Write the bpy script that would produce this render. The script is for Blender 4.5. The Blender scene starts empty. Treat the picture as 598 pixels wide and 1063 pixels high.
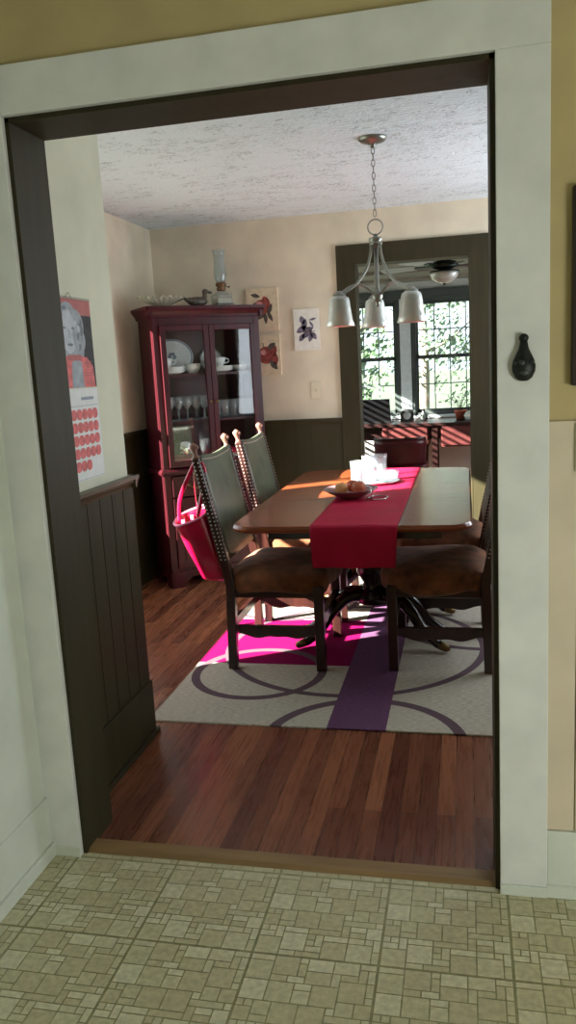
import bpy, math, random
from mathutils import Vector, Matrix
random.seed(7)
sc = bpy.context.scene
C = sc.collection
PI = math.pi
V = Vector

# ---------------------------------------------------------------- camera
YAW, PITCH, ROLL = 0.22355, 0.17866, -0.05405
FPX = 831.66
fw = V((-math.sin(YAW)*math.cos(PITCH), math.cos(YAW)*math.cos(PITCH), -math.sin(PITCH)))
rt = V((math.cos(YAW), math.sin(YAW), 0))
upv = rt.cross(fw)
r2 = math.cos(ROLL)*rt + math.sin(ROLL)*upv
u2 = -math.sin(ROLL)*rt + math.cos(ROLL)*upv
cd = bpy.data.cameras.new('camera')
cam = bpy.data.objects.new('camera', cd)
C.objects.link(cam)
cam.matrix_world = Matrix(((r2.x, u2.x, -fw.x, 1.13003), (r2.y, u2.y, -fw.y, -1.98), (r2.z, u2.z, -fw.z, 1.39282), (0, 0, 0, 1)))
cd.sensor_fit = 'VERTICAL'
cd.sensor_height = 36
cd.lens = FPX/1063*36
cd.clip_start = 0.02
sc.camera = cam

# ---------------------------------------------------------------- light and exposure
vs = sc.view_settings
vs.view_transform = 'Standard'
vs.look = 'None'
vs.gamma = 1
vs.use_curve_mapping = False
vs.exposure = 0.16
w = bpy.data.worlds.new('world')
sc.world = w
w.use_nodes = True
bg = w.node_tree.nodes['Background']
bg.inputs[0].default_value = (0.80, 0.93, 1.0, 1)
bg.inputs[1].default_value = 2.0


def lamp(kind, name, loc, direction, energy, color, **kw):
    l = bpy.data.lights.new(name, kind)
    l.energy = energy
    l.color = color
    for k, v in kw.items():
        setattr(l, k, v)
    o = bpy.data.objects.new(name, l)
    C.objects.link(o)
    o.location = loc
    o.rotation_euler = V(direction).to_track_quat('-Z', 'Y').to_euler()
    return o


lamp('SUN', 'sun', (-6, -4, 5), (1, 0.6, -0.55), 62.0, (1.0, 0.93, 0.82), angle=0.012)
lamp('AREA', 'kitchen_fill', (2.86, -1.75, 0.75), (-1.0, 0.75, -0.08), 38, (0.95, 1.0, 0.96), shape='RECTANGLE', size=1.3, size_y=1.1)  # added area light at the solid right-hand kitchen wall; no window is built there
lamp('AREA', 'east_fill', (2.33, 2.55, 1.45), (-1, -0.1, 0.12), 30, (0.86, 0.93, 1.0), shape='RECTANGLE', size=1.35, size_y=1.2)  # added fill light; the window around it is made up
lamp('AREA', 'west_fill', (-0.97, 1.86, 1.15), (1, 0, 0), 5, (0.95, 0.97, 1.0), shape='RECTANGLE', size=1.6, size_y=1.3)  # added weak fill just inside the west window, itself only assumed
lamp('AREA', 'porch_fill', (2.5, 5.2, 1.45), (-1, 0.35, 0.05), 22, (0.90, 0.96, 1.0), shape='RECTANGLE', size=1.6, size_y=1.2)  # added fill for the back room, no window in this wall


# ---------------------------------------------------------------- materials
def lin(c):
    return tuple(((x/255)/12.92 if x/255 <= 0.04045 else ((x/255+0.055)/1.055)**2.4) for x in c)


class NT:
    def __init__(s, name):
        s.m = bpy.data.materials.new(name)
        s.m.use_nodes = True
        s.t = s.m.node_tree
        s.p = s.t.nodes['Principled BSDF']

    def n(s, kind, **kw):
        nd = s.t.nodes.new(kind)
        for k, v in kw.items():
            setattr(nd, k, v)
        return nd

    def l(s, a, b):
        s.t.links.new(a, b)

    def sock(s, nd, i, v):
        if isinstance(v, bpy.types.NodeSocket):
            s.l(v, nd.inputs[i])
        elif v is not None:
            nd.inputs[i].default_value = v

    def math(s, op, a, b=None, c=None):
        nd = s.n('ShaderNodeMath', operation=op)
        s.sock(nd, 0, a); s.sock(nd, 1, b); s.sock(nd, 2, c)
        return nd.outputs[0]

    def coords(s, scale=(1, 1, 1), rot=(0, 0, 0), loc=(0, 0, 0)):
        tc = s.n('ShaderNodeTexCoord')
        mp = s.n('ShaderNodeMapping')
        s.l(tc.outputs['Object'], mp.inputs[0])
        mp.inputs['Scale'].default_value = scale
        mp.inputs['Rotation'].default_value = rot
        mp.inputs['Location'].default_value = loc
        return mp.outputs[0]

    def noise(s, vec, scale, detail=3, rough=0.5):
        nd = s.n('ShaderNodeTexNoise')
        s.l(vec, nd.inputs['Vector'])
        nd.inputs['Scale'].default_value = scale
        nd.inputs['Detail'].default_value = detail
        nd.inputs['Roughness'].default_value = rough
        return nd.outputs['Fac']

    def ramp(s, fac, stops):
        nd = s.n('ShaderNodeValToRGB')
        s.l(fac, nd.inputs[0])
        el = nd.color_ramp.elements
        while len(el) < len(stops):
            el.new(0.5)
        for e, (p, c) in zip(el, stops):
            e.position = p
            e.color = (*lin(c), 1)
        return nd.outputs[0]

    def mix(s, fac, a, b, blend='MIX'):
        nd = s.n('ShaderNodeMix', data_type='RGBA', blend_type=blend)
        s.sock(nd, 0, fac)
        for i, v in ((6, a), (7, b)):
            if isinstance(v, tuple):
                v = (*lin(v), 1)
            s.sock(nd, i, v)
        return nd.outputs[2]

    def bump(s, h, strength=0.3, dist=0.01):
        b = s.n('ShaderNodeBump')
        b.inputs['Strength'].default_value = strength
        b.inputs['Distance'].default_value = dist
        s.l(h, b.inputs['Height'])
        s.l(b.outputs[0], s.p.inputs['Normal'])

    def color(s, c):
        if isinstance(c, tuple):
            s.p.inputs['Base Color'].default_value = (*lin(c), 1)
        else:
            s.l(c, s.p.inputs['Base Color'])

    def set(s, **kw):
        for k, v in kw.items():
            s.p.inputs[k.replace('_', ' ')].default_value = v
        return s


def plain(name, c, rough=0.5, metal=0.0, var=0.12, scale=30, bump=0.0, stretch=(1, 1, 1), **kw):
    """a plain surface with slight procedural unevenness"""
    t = NT(name)
    co = t.coords(stretch)
    f = t.noise(co, scale, 4)
    dark = tuple(x*(1-var) for x in c)
    lite = tuple(min(255, x*(1+var*0.6)) for x in c)
    t.color(t.ramp(f, [(0.3, dark), (0.7, lite)]))
    t.set(Roughness=rough, Metallic=metal)
    if kw:
        t.set(**kw)
    if bump:
        t.bump(f, bump, 0.004)
    return t.m


def wood(name, c1, c2, rough=0.35, axis=2, scale=22, coat=0.0, spec=0.5):
    t = NT(name)
    st = [9, 9, 9]
    st[axis] = 0.8
    co = t.coords(tuple(st))
    f = t.noise(co, scale/9, 6, 0.6)
    t.color(t.ramp(f, [(0.32, c1), (0.68, c2)]))
    t.set(Roughness=rough, Specular_IOR_Level=spec)
    if coat:
        t.set(Coat_Weight=coat, Coat_Roughness=0.12)
    t.bump(f, 0.05, 0.003)
    return t.m


def clear_glass(name, tint=(1, 1, 1), gloss=0.9, haze=0.0):
    t = NT(name)
    t.t.nodes.remove(t.p)
    out = [n for n in t.t.nodes if n.type == 'OUTPUT_MATERIAL'][0]
    tr = t.n('ShaderNodeBsdfTransparent')
    tr.inputs[0].default_value = (*tint, 1)
    gl = t.n('ShaderNodeBsdfGlossy')
    gl.inputs['Roughness'].default_value = 0.03
    lw = t.n('ShaderNodeLayerWeight')
    lw.inputs[0].default_value = 0.5
    fr = t.math('MULTIPLY_ADD', t.math('POWER', lw.outputs['Facing'], 5.0), 0.93, 0.07)
    mx = t.n('ShaderNodeMixShader')
    t.l(t.math('MULTIPLY', fr, gloss), mx.inputs[0])
    t.l(tr.outputs[0], mx.inputs[1])
    t.l(gl.outputs[0], mx.inputs[2])
    last = mx
    if haze:
        df = t.n('ShaderNodeBsdfDiffuse')
        df.inputs[0].default_value = (0.85, 0.9, 0.92, 1)
        m2 = t.n('ShaderNodeMixShader')
        m2.inputs[0].default_value = haze
        t.l(mx.outputs[0], m2.inputs[1])
        t.l(df.outputs[0], m2.inputs[2])
        last = m2
    t.l(last.outputs[0], out.inputs[0])
    return t.m


M = {}
M['white'] = plain('white_trim_paint', (228, 230, 224), 0.45, var=0.04, scale=8)
M['kitchen_wall'] = plain('tan_kitchen_paint', (194, 176, 126), 0.75, var=0.05, scale=6)
M['kitchen_panel'] = plain('cream_panel_paint', (216, 202, 176), 0.6, var=0.04, scale=6)
M['kitchen_panel_white'] = plain('white_panel_paint', (214, 220, 208), 0.5, var=0.04, scale=6)
M['cream'] = plain('cream_wall_paint', (218, 206, 184), 0.8, var=0.05, scale=5, bump=0.05)
M['closet'] = plain('pale_cream_wall_paint', (216, 216, 196), 0.8, var=0.04, scale=5)
M['olive'] = wood('olive_brown_painted_wood', (46, 42, 25), (58, 52, 32), 0.55, 2, spec=0.25)
M['olive_cap'] = wood('olive_brown_rail_wood', (50, 42, 24), (70, 58, 34), 0.35, 1)
M['threshold'] = wood('tan_threshold_wood', (122, 94, 58), (150, 120, 78), 0.5, 0)


def ceiling_mat():
    t = NT('stomped_plaster_ceiling')
    co = t.coords((0.75, 1.35, 1))
    n1 = t.noise(co, 9, 5, 0.65)
    d = t.n('ShaderNodeTexNoise', noise_dimensions='3D')
    t.l(co, d.inputs['Vector'])
    d.inputs['Scale'].default_value = 16
    d.inputs['Detail'].default_value = 4
    d.inputs['Distortion'].default_value = 1.6
    ridge = t.math('ABSOLUTE', t.math('SUBTRACT', d.outputs['Fac'], 0.5))
    ridge_shade = t.math('LESS_THAN', ridge, 0.022)
    gate = t.math('GREATER_THAN', n1, 0.52)
    mask = t.math('MULTIPLY', ridge_shade, gate)
    t.color(t.mix(t.math('MULTIPLY', mask, 0.55), (222, 232, 238), (124, 132, 128)))  # dark squiggles: shade of the stomp ridges put into the plaster colour
    t.set(Roughness=0.9)
    h = t.math('ADD', t.math('MULTIPLY', ridge, 3.0), n1)
    t.bump(h, 0.55, 0.012)
    return t.m


M['ceiling'] = ceiling_mat()


def floor_mat():
    t = NT('red_brown_strip_hardwood')
    co = t.coords((1, 1, 1), (0, 0, PI/2))
    b = t.n('ShaderNodeTexBrick')
    t.l(co, b.inputs['Vector'])
    b.offset = 0.37
    b.inputs['Scale'].default_value = 1
    b.inputs['Brick Width'].default_value = 0.9
    b.inputs['Row Height'].default_value = 0.057
    b.inputs['Mortar Size'].default_value = 0.0012
    b.inputs['Mortar Smooth'].default_value = 0.3
    b.inputs['Bias'].default_value = 0.0
    b.inputs['Color1'].default_value = (*lin((110, 63, 48)), 1)
    b.inputs['Color2'].default_value = (*lin((176, 114, 82)), 1)
    b.inputs['Mortar'].default_value = (*lin((24, 10, 8)), 1)
    g = t.noise(t.coords((40, 2.2, 1)), 2.0, 6, 0.65)
    c = t.mix(0.6, b.outputs['Color'], t.ramp(g, [(0.25, (130, 112, 106)), (0.75, (255, 244, 232))]), 'MULTIPLY')
    wear = t.noise(t.coords((1, 1, 1)), 3.2, 5, 0.6)
    c = t.mix(t.math('MULTIPLY', wear, 0.35), c, (92, 58, 48))
    t.color(c)
    t.l(t.math('MULTIPLY_ADD', g, 0.16, 0.2), t.p.inputs['Roughness'])
    t.bump(t.math('ADD', b.outputs['Fac'], t.math('MULTIPLY', g, -0.25)), 0.12, -0.002)
    return t.m


M['hardwood'] = floor_mat()


def rug_mat():
    t = NT('beige_rug_with_magenta_block_and_rings')
    tc = t.n('ShaderNodeTexCoord')
    sep = t.n('ShaderNodeSeparateXYZ')
    t.l(tc.outputs['Object'], sep.inputs[0])
    x, y = sep.outputs[0], sep.outputs[1]

    def band(v, a, b):
        return t.math('MULTIPLY', t.math('GREATER_THAN', v, a), t.math('LESS_THAN', v, b))

    def ring(cx, cy, r, wd):
        dx = t.math('SUBTRACT', x, cx)
        dy = t.math('SUBTRACT', y, cy)
        d = t.math('SQRT', t.math('ADD', t.math('MULTIPLY', dx, dx), t.math('MULTIPLY', dy, dy)))
        return t.math('LESS_THAN', t.math('ABSOLUTE', t.math('SUBTRACT', d, r)), wd)
    weave = t.noise(t.coords((14, 90, 1)), 3.0, 3, 0.6)
    c = t.ramp(weave, [(0.3, (152, 142, 126)), (0.7, (208, 200, 186))])
    block = t.math('MULTIPLY', band(x, -9.0, 0.586), band(y, 1.53, 2.2))
    c = t.mix(block, c, t.ramp(weave, [(0.3, (118, 1, 60)), (0.7, (138, 2, 76))]))
    strip = band(x, 0.585, 0.815)
    c = t.mix(strip, c, t.ramp(weave, [(0.3, (84, 54, 82)), (0.7, (116, 80, 112))]))
    rings = None
    for a in ((0.178, 1.426, 0.294, 0.020), (0.737, 0.78, 0.371, 0.022), (0.571, 1.819, 0.629, 0.018), (1.2, 2.3, 0.5, 0.02), (0.1, 2.6, 0.4, 0.02), (0.7, 3.0, 0.45, 0.02)):
        g = ring(*a)
        rings = g if rings is None else t.math('MAXIMUM', rings, g)
    rings = t.math('MULTIPLY', rings, t.math('SUBTRACT', 1.0, strip))
    c = t.mix(rings, c, (98, 80, 88))
    t.color(c)
    t.set(Roughness=0.95, Specular_IOR_Level=0.08)
    t.bump(weave, 0.4, 0.004)
    return t.m


M['rug'] = rug_mat()
M['vinyl_line'] = plain('olive_vinyl_seam', (148, 146, 106), 0.45, var=0.1)
for i, c in enumerate(((198, 193, 158), (192, 187, 150), (205, 201, 168), (188, 181, 144))):
    M['vinyl%d' % i] = plain('tan_vinyl_tint_%s' % 'abcd'[i], c, 0.42, var=0.07, scale=60)
M['mahogany'] = wood('dark_red_mahogany', (43, 8, 14), (70, 16, 25), 0.38, 2, spec=0.25)
M['mahogany_dark'] = wood('inner_cabinet_wood', (40, 10, 14), (58, 18, 20), 0.4, 2)
M['chair_wood'] = wood('dark_carved_chair_wood', (34, 16, 14), (58, 28, 22), 0.3, 2, coat=0.2)
M['finial_wood'] = wood('sunlit_carved_wood', (96, 60, 50), (150, 108, 96), 0.35, 2)  # light brown carving, paled by sunlight put into the colour
M['table_wood'] = wood('polished_table_wood', (104, 50, 28), (150, 80, 46), 0.24, 0, coat=0.1, spec=0.4)
M['table_dark'] = wood('dark_table_base_wood', (30, 12, 14), (52, 22, 22), 0.25, 2, coat=0.3)
M['leather'] = plain('worn_green_grey_leather', (86, 94, 78), 0.4, var=0.22, scale=9, bump=0.1)
M['velvet'] = plain('brown_velvet', (120, 74, 48), 0.95, var=0.3, scale=14, bump=0.25, Sheen_Weight=0.15, Specular_IOR_Level=0.2)
M['nail'] = plain('pale_nailhead_metal', (206, 200, 192), 0.3, 0.7, var=0.05)
M['brass'] = plain('aged_brass', (120, 96, 62), 0.35, 0.9)
M['nickel'] = plain('brushed_nickel', (150, 150, 142), 0.35, 0.85, var=0.05)
M['bag'] = plain('glossy_crimson_vinyl', (172, 6, 52), 0.25, var=0.15, scale=7, Coat_Weight=0.5, Coat_Roughness=0.15)
M['bag_lining'] = plain('pink_bag_piping', (236, 128, 168), 0.4, var=0.05)


def runner_mat():
    t = NT('crimson_dotted_runner_cloth')
    co = t.coords((1, 1, 1))
    vo = t.n('ShaderNodeTexVoronoi')
    vo.inputs['Scale'].default_value = 95
    vo.inputs['Randomness'].default_value = 0.15
    t.l(co, vo.inputs['Vector'])
    d = t.math('LESS_THAN', vo.outputs['Distance'], 0.36)
    n = t.noise(co, 6, 3)
    c = t.ramp(n, [(0.3, (160, 4, 46)), (0.7, (182, 8, 60))])
    t.color(t.mix(t.math('MULTIPLY', d, 0.22), c, (206, 30, 86)))
    t.set(Roughness=0.7, Specular_IOR_Level=0.25)
    t.bump(d, 0.2, 0.002)
    return t.m


M['runner'] = runner_mat()
M['china'] = plain('white_china', (226, 228, 224), 0.2, var=0.03)
M['china_rim'] = plain('grey_blue_china_band', (120, 134, 150), 0.25, var=0.2, scale=120)
M['red_china'] = plain('red_glazed_china', (190, 26, 70), 0.2, var=0.1)
M['pane'] = clear_glass('cabinet_glass', (0.98, 0.99, 0.99), 0.5)
M['window_glass'] = clear_glass('window_glass', (0.97, 0.99, 0.99), 0.5)
M['glassware'] = clear_glass('drinking_glass', (0.90, 0.93, 0.95), 1.0, 0.13)
M['candle_glass'] = clear_glass('bright_clear_glass', (0.93, 0.97, 1.0), 1.0, 0.22)
M['wax'] = plain('white_wax', (240, 240, 236), 0.5, var=0.02, Subsurface_Weight=0.3)
M['silver'] = plain('polished_silver', (214, 214, 216), 0.15, 0.95, var=0.04)
M['bowl'] = plain('pale_glazed_bowl', (150, 116, 120), 0.25, var=0.1)
M['apple'] = plain('red_yellow_apple_skin', (196, 104, 74), 0.35, var=0.25, scale=16)
M['peach'] = plain('yellow_peach_skin', (216, 160, 104), 0.5, var=0.2, scale=14)
M['stem'] = plain('brown_stem', (70, 48, 28), 0.7)
M['frost'] = plain('frosted_white_glass', (206, 208, 200), 0.4, var=0.04, scale=25, Transmission_Weight=0.35, Subsurface_Weight=0.2)
M['iron'] = plain('dark_cast_iron', (44, 46, 44), 0.45, 0.6, var=0.25, scale=60, bump=0.2)
M['pewter'] = plain('dark_pewter', (86, 92, 90), 0.4, 0.7, var=0.2, scale=80)
M['dark_frame'] = wood('dark_brown_picture_frame_wood', (34, 24, 16), (52, 38, 26), 0.4, 2)
M['paper'] = plain('white_paper', (228, 230, 230), 0.7, var=0.02)
M['coral'] = plain('coral_print', (222, 120, 120), 0.7, var=0.14, scale=40)
M['print_grey'] = plain('grey_portrait_print', (164, 170, 180), 0.7, var=0.12, scale=26)
M['print_pale'] = plain('pale_portrait_print', (194, 200, 208), 0.7, var=0.06)
M['print_mid'] = plain('mid_grey_portrait_print', (122, 128, 136), 0.7, var=0.1, scale=26)
M['print_dark'] = plain('dark_portrait_print', (52, 54, 54), 0.7, var=0.2)
M['print_dusty'] = plain('dusty_red_print', (186, 112, 110), 0.7, var=0.05)
M['print_text'] = plain('grey_blue_print', (150, 158, 172), 0.7, var=0.05)
M['canvas'] = plain('cream_print_paper', (218, 202, 172), 0.8, var=0.05)
M['canvas_white'] = plain('white_print_paper', (226, 222, 214), 0.8, var=0.04)
M['ink_red'] = plain('dull_red_fruit_ink', (146, 70, 62), 0.8, var=0.3, scale=50)
M['ink_pink'] = plain('pale_pink_fruit_ink', (212, 150, 146), 0.8, var=0.2, scale=50)
M['ink_leaf'] = plain('dark_leaf_ink', (88, 80, 72), 0.8, var=0.3, scale=60)
M['ink_violet'] = plain('grey_violet_leaf_ink', (112, 104, 122), 0.8, var=0.3, scale=60)
M['duck'] = plain('dark_painted_duck_wood', (72, 66, 54), 0.5, var=0.3, scale=30)
M['duck_bill'] = plain('dull_bill_paint', (58, 52, 44), 0.5)
M['flute'] = plain('pale_fluted_glaze', (196, 186, 164), 0.3, var=0.06)
M['flute_dark'] = plain('dark_flute_line', (96, 84, 72), 0.4)
M['lamp_glass'] = clear_glass('lamp_glass', (0.80, 0.83, 0.82), 1.0, 0.10)
M['lamp_oil'] = plain('amber_lamp_burner', (112, 84, 60), 0.4, 0.6)
M['switch'] = plain('ivory_switch_plate', (214, 204, 180), 0.4, var=0.02)
M['porch'] = plain('pale_grey_wall_paint', (190, 194, 190), 0.8, var=0.04, scale=5)
M['porch_ceiling'] = wood('grey_brown_board_ceiling', (112, 104, 94), (140, 132, 120), 0.6, 0)
M['sash'] = plain('dark_grey_green_sash_paint', (70, 78, 76), 0.45, var=0.06)
M['sash_light'] = plain('pale_blue_grey_casing_paint', (214, 224, 228), 0.5, var=0.04)
M['muntin'] = plain('grey_white_bar_paint', (128, 140, 140), 0.5, var=0.04)
M['blind'] = plain('white_blind_slat', (220, 218, 208), 0.6, var=0.03)
M['desk'] = wood('red_brown_desk_wood', (76, 36, 36), (106, 56, 54), 0.35, 0, coat=0.05)
M['desk_dark'] = wood('dark_desk_wood', (32, 16, 16), (50, 26, 24), 0.35, 0)
M['black'] = plain('black_plastic', (12, 13, 16), 0.35, var=0.1)
M['screen'] = plain('dark_screen', (14, 18, 22), 0.12, var=0.05)
M['oxblood'] = plain('oxblood_leather', (84, 20, 28), 0.3, var=0.2, scale=12)
M['arm_wood'] = wood('honey_arm_wood', (150, 84, 50), (186, 116, 76), 0.3, 1)
M['leaf'] = plain('house_plant_leaf', (86, 128, 70), 0.5, var=0.25, scale=20)
M['terracotta'] = plain('terracotta', (176, 92, 74), 0.7, var=0.1)
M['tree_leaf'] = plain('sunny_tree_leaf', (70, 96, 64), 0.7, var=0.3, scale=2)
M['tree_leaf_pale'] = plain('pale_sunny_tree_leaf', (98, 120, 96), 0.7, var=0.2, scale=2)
M['bark'] = plain('grey_bark', (120, 112, 100), 0.9, var=0.3, scale=8)
M['lawn'] = plain('sunny_lawn', (74, 88, 70), 0.9, var=0.2, scale=3)
M['fan_metal'] = plain('dark_bronze_fan_metal', (46, 56, 50), 0.4, 0.7)
M['fan_blade'] = wood('pale_fan_blade_wood', (150, 158, 158), (178, 186, 186), 0.4, 0)


# ---------------------------------------------------------------- mesh helper
class MB:
    def __init__(s):
        s.v, s.f, s.mi, s.sm = [], [], [], []

    def add(s, vs, fs, mi=0, smooth=False):
        o = len(s.v)
        s.v += [tuple(p) for p in vs]
        for f in fs:
            s.f.append(tuple(i+o for i in f))
            s.mi.append(mi)
            s.sm.append(smooth)
        return s

    def box(s, x0, x1, y0, y1, z0, z1, mi=0):
        vs = [(x, y, z) for z in (z0, z1) for y in (y0, y1) for x in (x0, x1)]
        return s.add(vs, [(0, 2, 3, 1), (4, 5, 7, 6), (0, 1, 5, 4), (2, 6, 7, 3), (0, 4, 6, 2), (1, 3, 7, 5)], mi)

    def beam(s, a, b, wx, wy, mi=0, wx2=None, wy2=None):
        """box from a to b, cross-section wx (first side axis) by wy"""
        a, b = V(a), V(b)
        d = (b-a).normalized()
        ref = V((0, 1, 0)) if abs(d.y) < 0.9 else V((1, 0, 0))
        e1 = ref.cross(d).normalized()
        e2 = d.cross(e1).normalized()
        wx2 = wx if wx2 is None else wx2
        wy2 = wy if wy2 is None else wy2
        vs = []
        for c, p, q in ((a, wx, wy), (b, wx2, wy2)):
            for sy in (-1, 1):
                for sx in (-1, 1):
                    vs.append(c + e1*sx*p/2 + e2*sy*q/2)
        return s.add(vs, [(0, 2, 3, 1), (4, 5, 7, 6), (0, 1, 5, 4), (2, 6, 7, 3), (0, 4, 6, 2), (1, 3, 7, 5)], mi)

    def prism(s, poly, o, e1, e2, e3, mi=0, smooth=False):
        """polygon (a,b) placed at o + a*e1 + b*e2, extruded by e3"""
        o, e1, e2, e3 = V(o), V(e1), V(e2), V(e3)
        n = len(poly)
        vs = [o+e1*a+e2*b for a, b in poly] + [o+e1*a+e2*b+e3 for a, b in poly]
        s.add(vs, [tuple(range(n-1, -1, -1)), tuple(range(n, 2*n))], mi)
        k = len(s.v)-2*n
        for i in range(n):
            j = (i+1) % n
            s.f.append((k+i, k+j, k+n+j, k+n+i))
            s.mi.append(mi)
            s.sm.append(smooth)
        return s

    def lathe(s, prof, c=(0, 0, 0), axis=(0, 0, 1), seg=20, mi=0, smooth=True, caps=True, sx=1.0, sy=1.0):
        ax = V(axis).normalized()
        ref = V((1, 0, 0)) if abs(ax.x) < 0.9 else V((0, 1, 0))
        e1 = (ref - ax*ref.dot(ax)).normalized()
        e2 = ax.cross(e1)
        c = V(c)
        vs, fs = [], []
        for r, z in prof:
            for k in range(seg):
                a = 2*PI*k/seg
                vs.append(c + ax*z + e1*r*math.cos(a)*sx + e2*r*math.sin(a)*sy)
        for i in range(len(prof)-1):
            for k in range(seg):
                k2 = (k+1) % seg
                fs.append((i*seg+k, i*seg+k2, (i+1)*seg+k2, (i+1)*seg+k))
        if caps:
            if prof[0][0] > 1e-5:
                fs.append(tuple(range(seg-1, -1, -1)))
            if prof[-1][0] > 1e-5:
                fs.append(tuple(range((len(prof)-1)*seg, len(prof)*seg)))
        return s.add(vs, fs, mi, smooth)

    def tube(s, pts, r, seg=8, mi=0, closed=False, flat=1.0, caps=True):
        pts = [V(p) for p in pts]
        n = len(pts)
        rs = r if isinstance(r, (list, tuple)) else [r]*n
        vs, fs = [], []
        e1 = None
        for i, p in enumerate(pts):
            a = pts[(i-1) % n] if (closed or i > 0) else p
            b = pts[(i+1) % n] if (closed or i < n-1) else p
            d = (b-a).normalized()
            if e1 is None:
                ref = V((0, 0, 1)) if abs(d.z) < 0.9 else V((1, 0, 0))
                e1 = ref
            e1 = (e1 - d*e1.dot(d)).normalized()
            e2 = d.cross(e1)
            for k in range(seg):
                t = 2*PI*k/seg
                vs.append(p + e1*rs[i]*math.cos(t) + e2*rs[i]*flat*math.sin(t))
        m = n if closed else n-1
        for i in range(m):
            j = (i+1) % n
            for k in range(seg):
                k2 = (k+1) % seg
                fs.append((i*seg+k, i*seg+k2, j*seg+k2, j*seg+k))
        if caps and not closed:
            fs.append(tuple(range(seg-1, -1, -1)))
            fs.append(tuple(range((n-1)*seg, n*seg)))
        return s.add(vs, fs, mi, True)

    def ball(s, c, rx, ry=None, rz=None, seg=14, rings=9, mi=0):
        ry = rx if ry is None else ry
        rz = rx if rz is None else rz
        vs, fs = [], []
        c = V(c)
        for i in range(rings+1):
            t = PI*i/rings
            for k in range(seg):
                a = 2*PI*k/seg
                vs.append(c + V((rx*math.sin(t)*math.cos(a), ry*math.sin(t)*math.sin(a), -rz*math.cos(t))))
        for i in range(rings):
            for k in range(seg):
                k2 = (k+1) % seg
                fs.append((i*seg+k, i*seg+k2, (i+1)*seg+k2, (i+1)*seg+k))
        return s.add(vs, fs, mi, True)

    def grid(s, fn, nu, nv, mi=0, smooth=True):
        vs = [fn(i/nu, j/nv) for j in range(nv+1) for i in range(nu+1)]
        fs = [(j*(nu+1)+i, j*(nu+1)+i+1, (j+1)*(nu+1)+i+1, (j+1)*(nu+1)+i) for j in range(nv) for i in range(nu)]
        return s.add(vs, fs, mi, smooth)

    def build(s, name, mats, parent=None, bevel=0, solid=0, subsurf=0):
        me = bpy.data.meshes.new(name)
        me.from_pydata(s.v, [], s.f)
        for m in (mats if isinstance(mats, list) else [mats]):
            me.materials.append(m)
        me.polygons.foreach_set('material_index', s.mi)
        me.polygons.foreach_set('use_smooth', s.sm)
        me.update()
        o = bpy.data.objects.new(name, me)
        C.objects.link(o)
        if parent is not None:
            o.parent = parent
        if solid:
            md = o.modifiers.new('thickness', 'SOLIDIFY')
            md.thickness = solid
            md.offset = 0
        if subsurf:
            md = o.modifiers.new('smooth', 'SUBSURF')
            md.levels = subsurf
            md.render_levels = subsurf
        if bevel:
            md = o.modifiers.new('edges', 'BEVEL')
            md.width = bevel
            md.segments = 2
            md.limit_method = 'ANGLE'
        return o


def tag(o, label, cat, group=None, kind=None):
    o['label'] = label
    o['category'] = cat
    if group:
        o['group'] = group
    if kind:
        o['kind'] = kind
    return o


def thing(name, label, cat, loc=(0, 0, 0), rz=0, group=None):
    o = bpy.data.objects.new(name, None)
    C.objects.link(o)
    o.empty_display_size = 0.05
    o.location = loc
    o.rotation_euler = (0, 0, rz)
    return tag(o, label, cat, group)


def structure(o, label=None):
    o['kind'] = 'structure'
    if label:
        o['label'] = label
    return o


def copy_tree(o, loc=None, rz=None, label=None, parent=None):
    c = o.copy()
    C.objects.link(c)
    if parent is not None:
        c.parent = parent
    for ch in list(o.children):
        copy_tree(ch, parent=c)
    if loc is not None:
        c.location = loc
    if rz is not None:
        c.rotation_euler = (0, 0, rz)
    if label:
        c['label'] = label
    return c


def smoothpath(pts, n=8):
    """Catmull-Rom through pts"""
    P = [V(p) for p in pts]
    P = [P[0]*2-P[1]] + P + [P[-1]*2-P[-2]]
    out = []
    for i in range(1, len(P)-2):
        a, b, c, d = P[i-1:i+3]
        for k in range(n):
            t = k/n
            out.append(0.5*((2*b)+(c-a)*t+(2*a-5*b+4*c-d)*t*t+(3*b-a-3*c+d)*t**3))
    out.append(P[-2])
    return out


# ---------------------------------------------------------------- sizes of the place (metres)
W, T, H = 1.203, 0.155, 2.05            # opening between kitchen and dining room
XL, XR = -1.02, 2.4                     # dining side walls
YB, YB2 = 3.575, 3.70                   # back wall of the dining room
ZC = 2.39
DX0, DX1, DH = 0.411, 1.170, 2.054      # opening in the back wall
YE = 0.775                              # end of the closet wall
XS = -0.10
RAIL = 1.02
YW = 7.0                                # window wall of the back room
PZ = 2.22                               # its ceiling

# ---------------------------------------------------------------- setting: floors
b = MB()
unit = 0.3067
N = 15
cell = unit/N
rects = []
rnd = random.Random(11)
used = [[False]*N for _ in range(N)]
for j in range(N):
    for i in range(N):
        if used[j][i]:
            continue
        opts = [(3, 3), (3, 3), (2, 1), (3, 1), (1, 2), (2, 2), (1, 1), (3, 1), (4, 1), (2, 1), (3, 2)]
        rnd.shuffle(opts)
        for (a, c) in opts + [(1, 1)]:
            if i+a <= N and j+c <= N and not any(used[j+q][i+p] for p in range(a) for q in range(c)):
                for p in range(a):
                    for q in range(c):
                        used[j+q][i+p] = True
                rects.append((i, j, a, c, rnd.randrange(4)))
                break
KX0, KX1, KY0 = -0.10, 2.95, -3.45
tx, ty = 0.29965, -0.32768
b.add([(KX0, KY0, 0.0), (KX1, KY0, 0.0), (KX1, 0.03, 0.0), (KX0, 0.03, 0.0)], [(0, 1, 2, 3)], 0)
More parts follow.
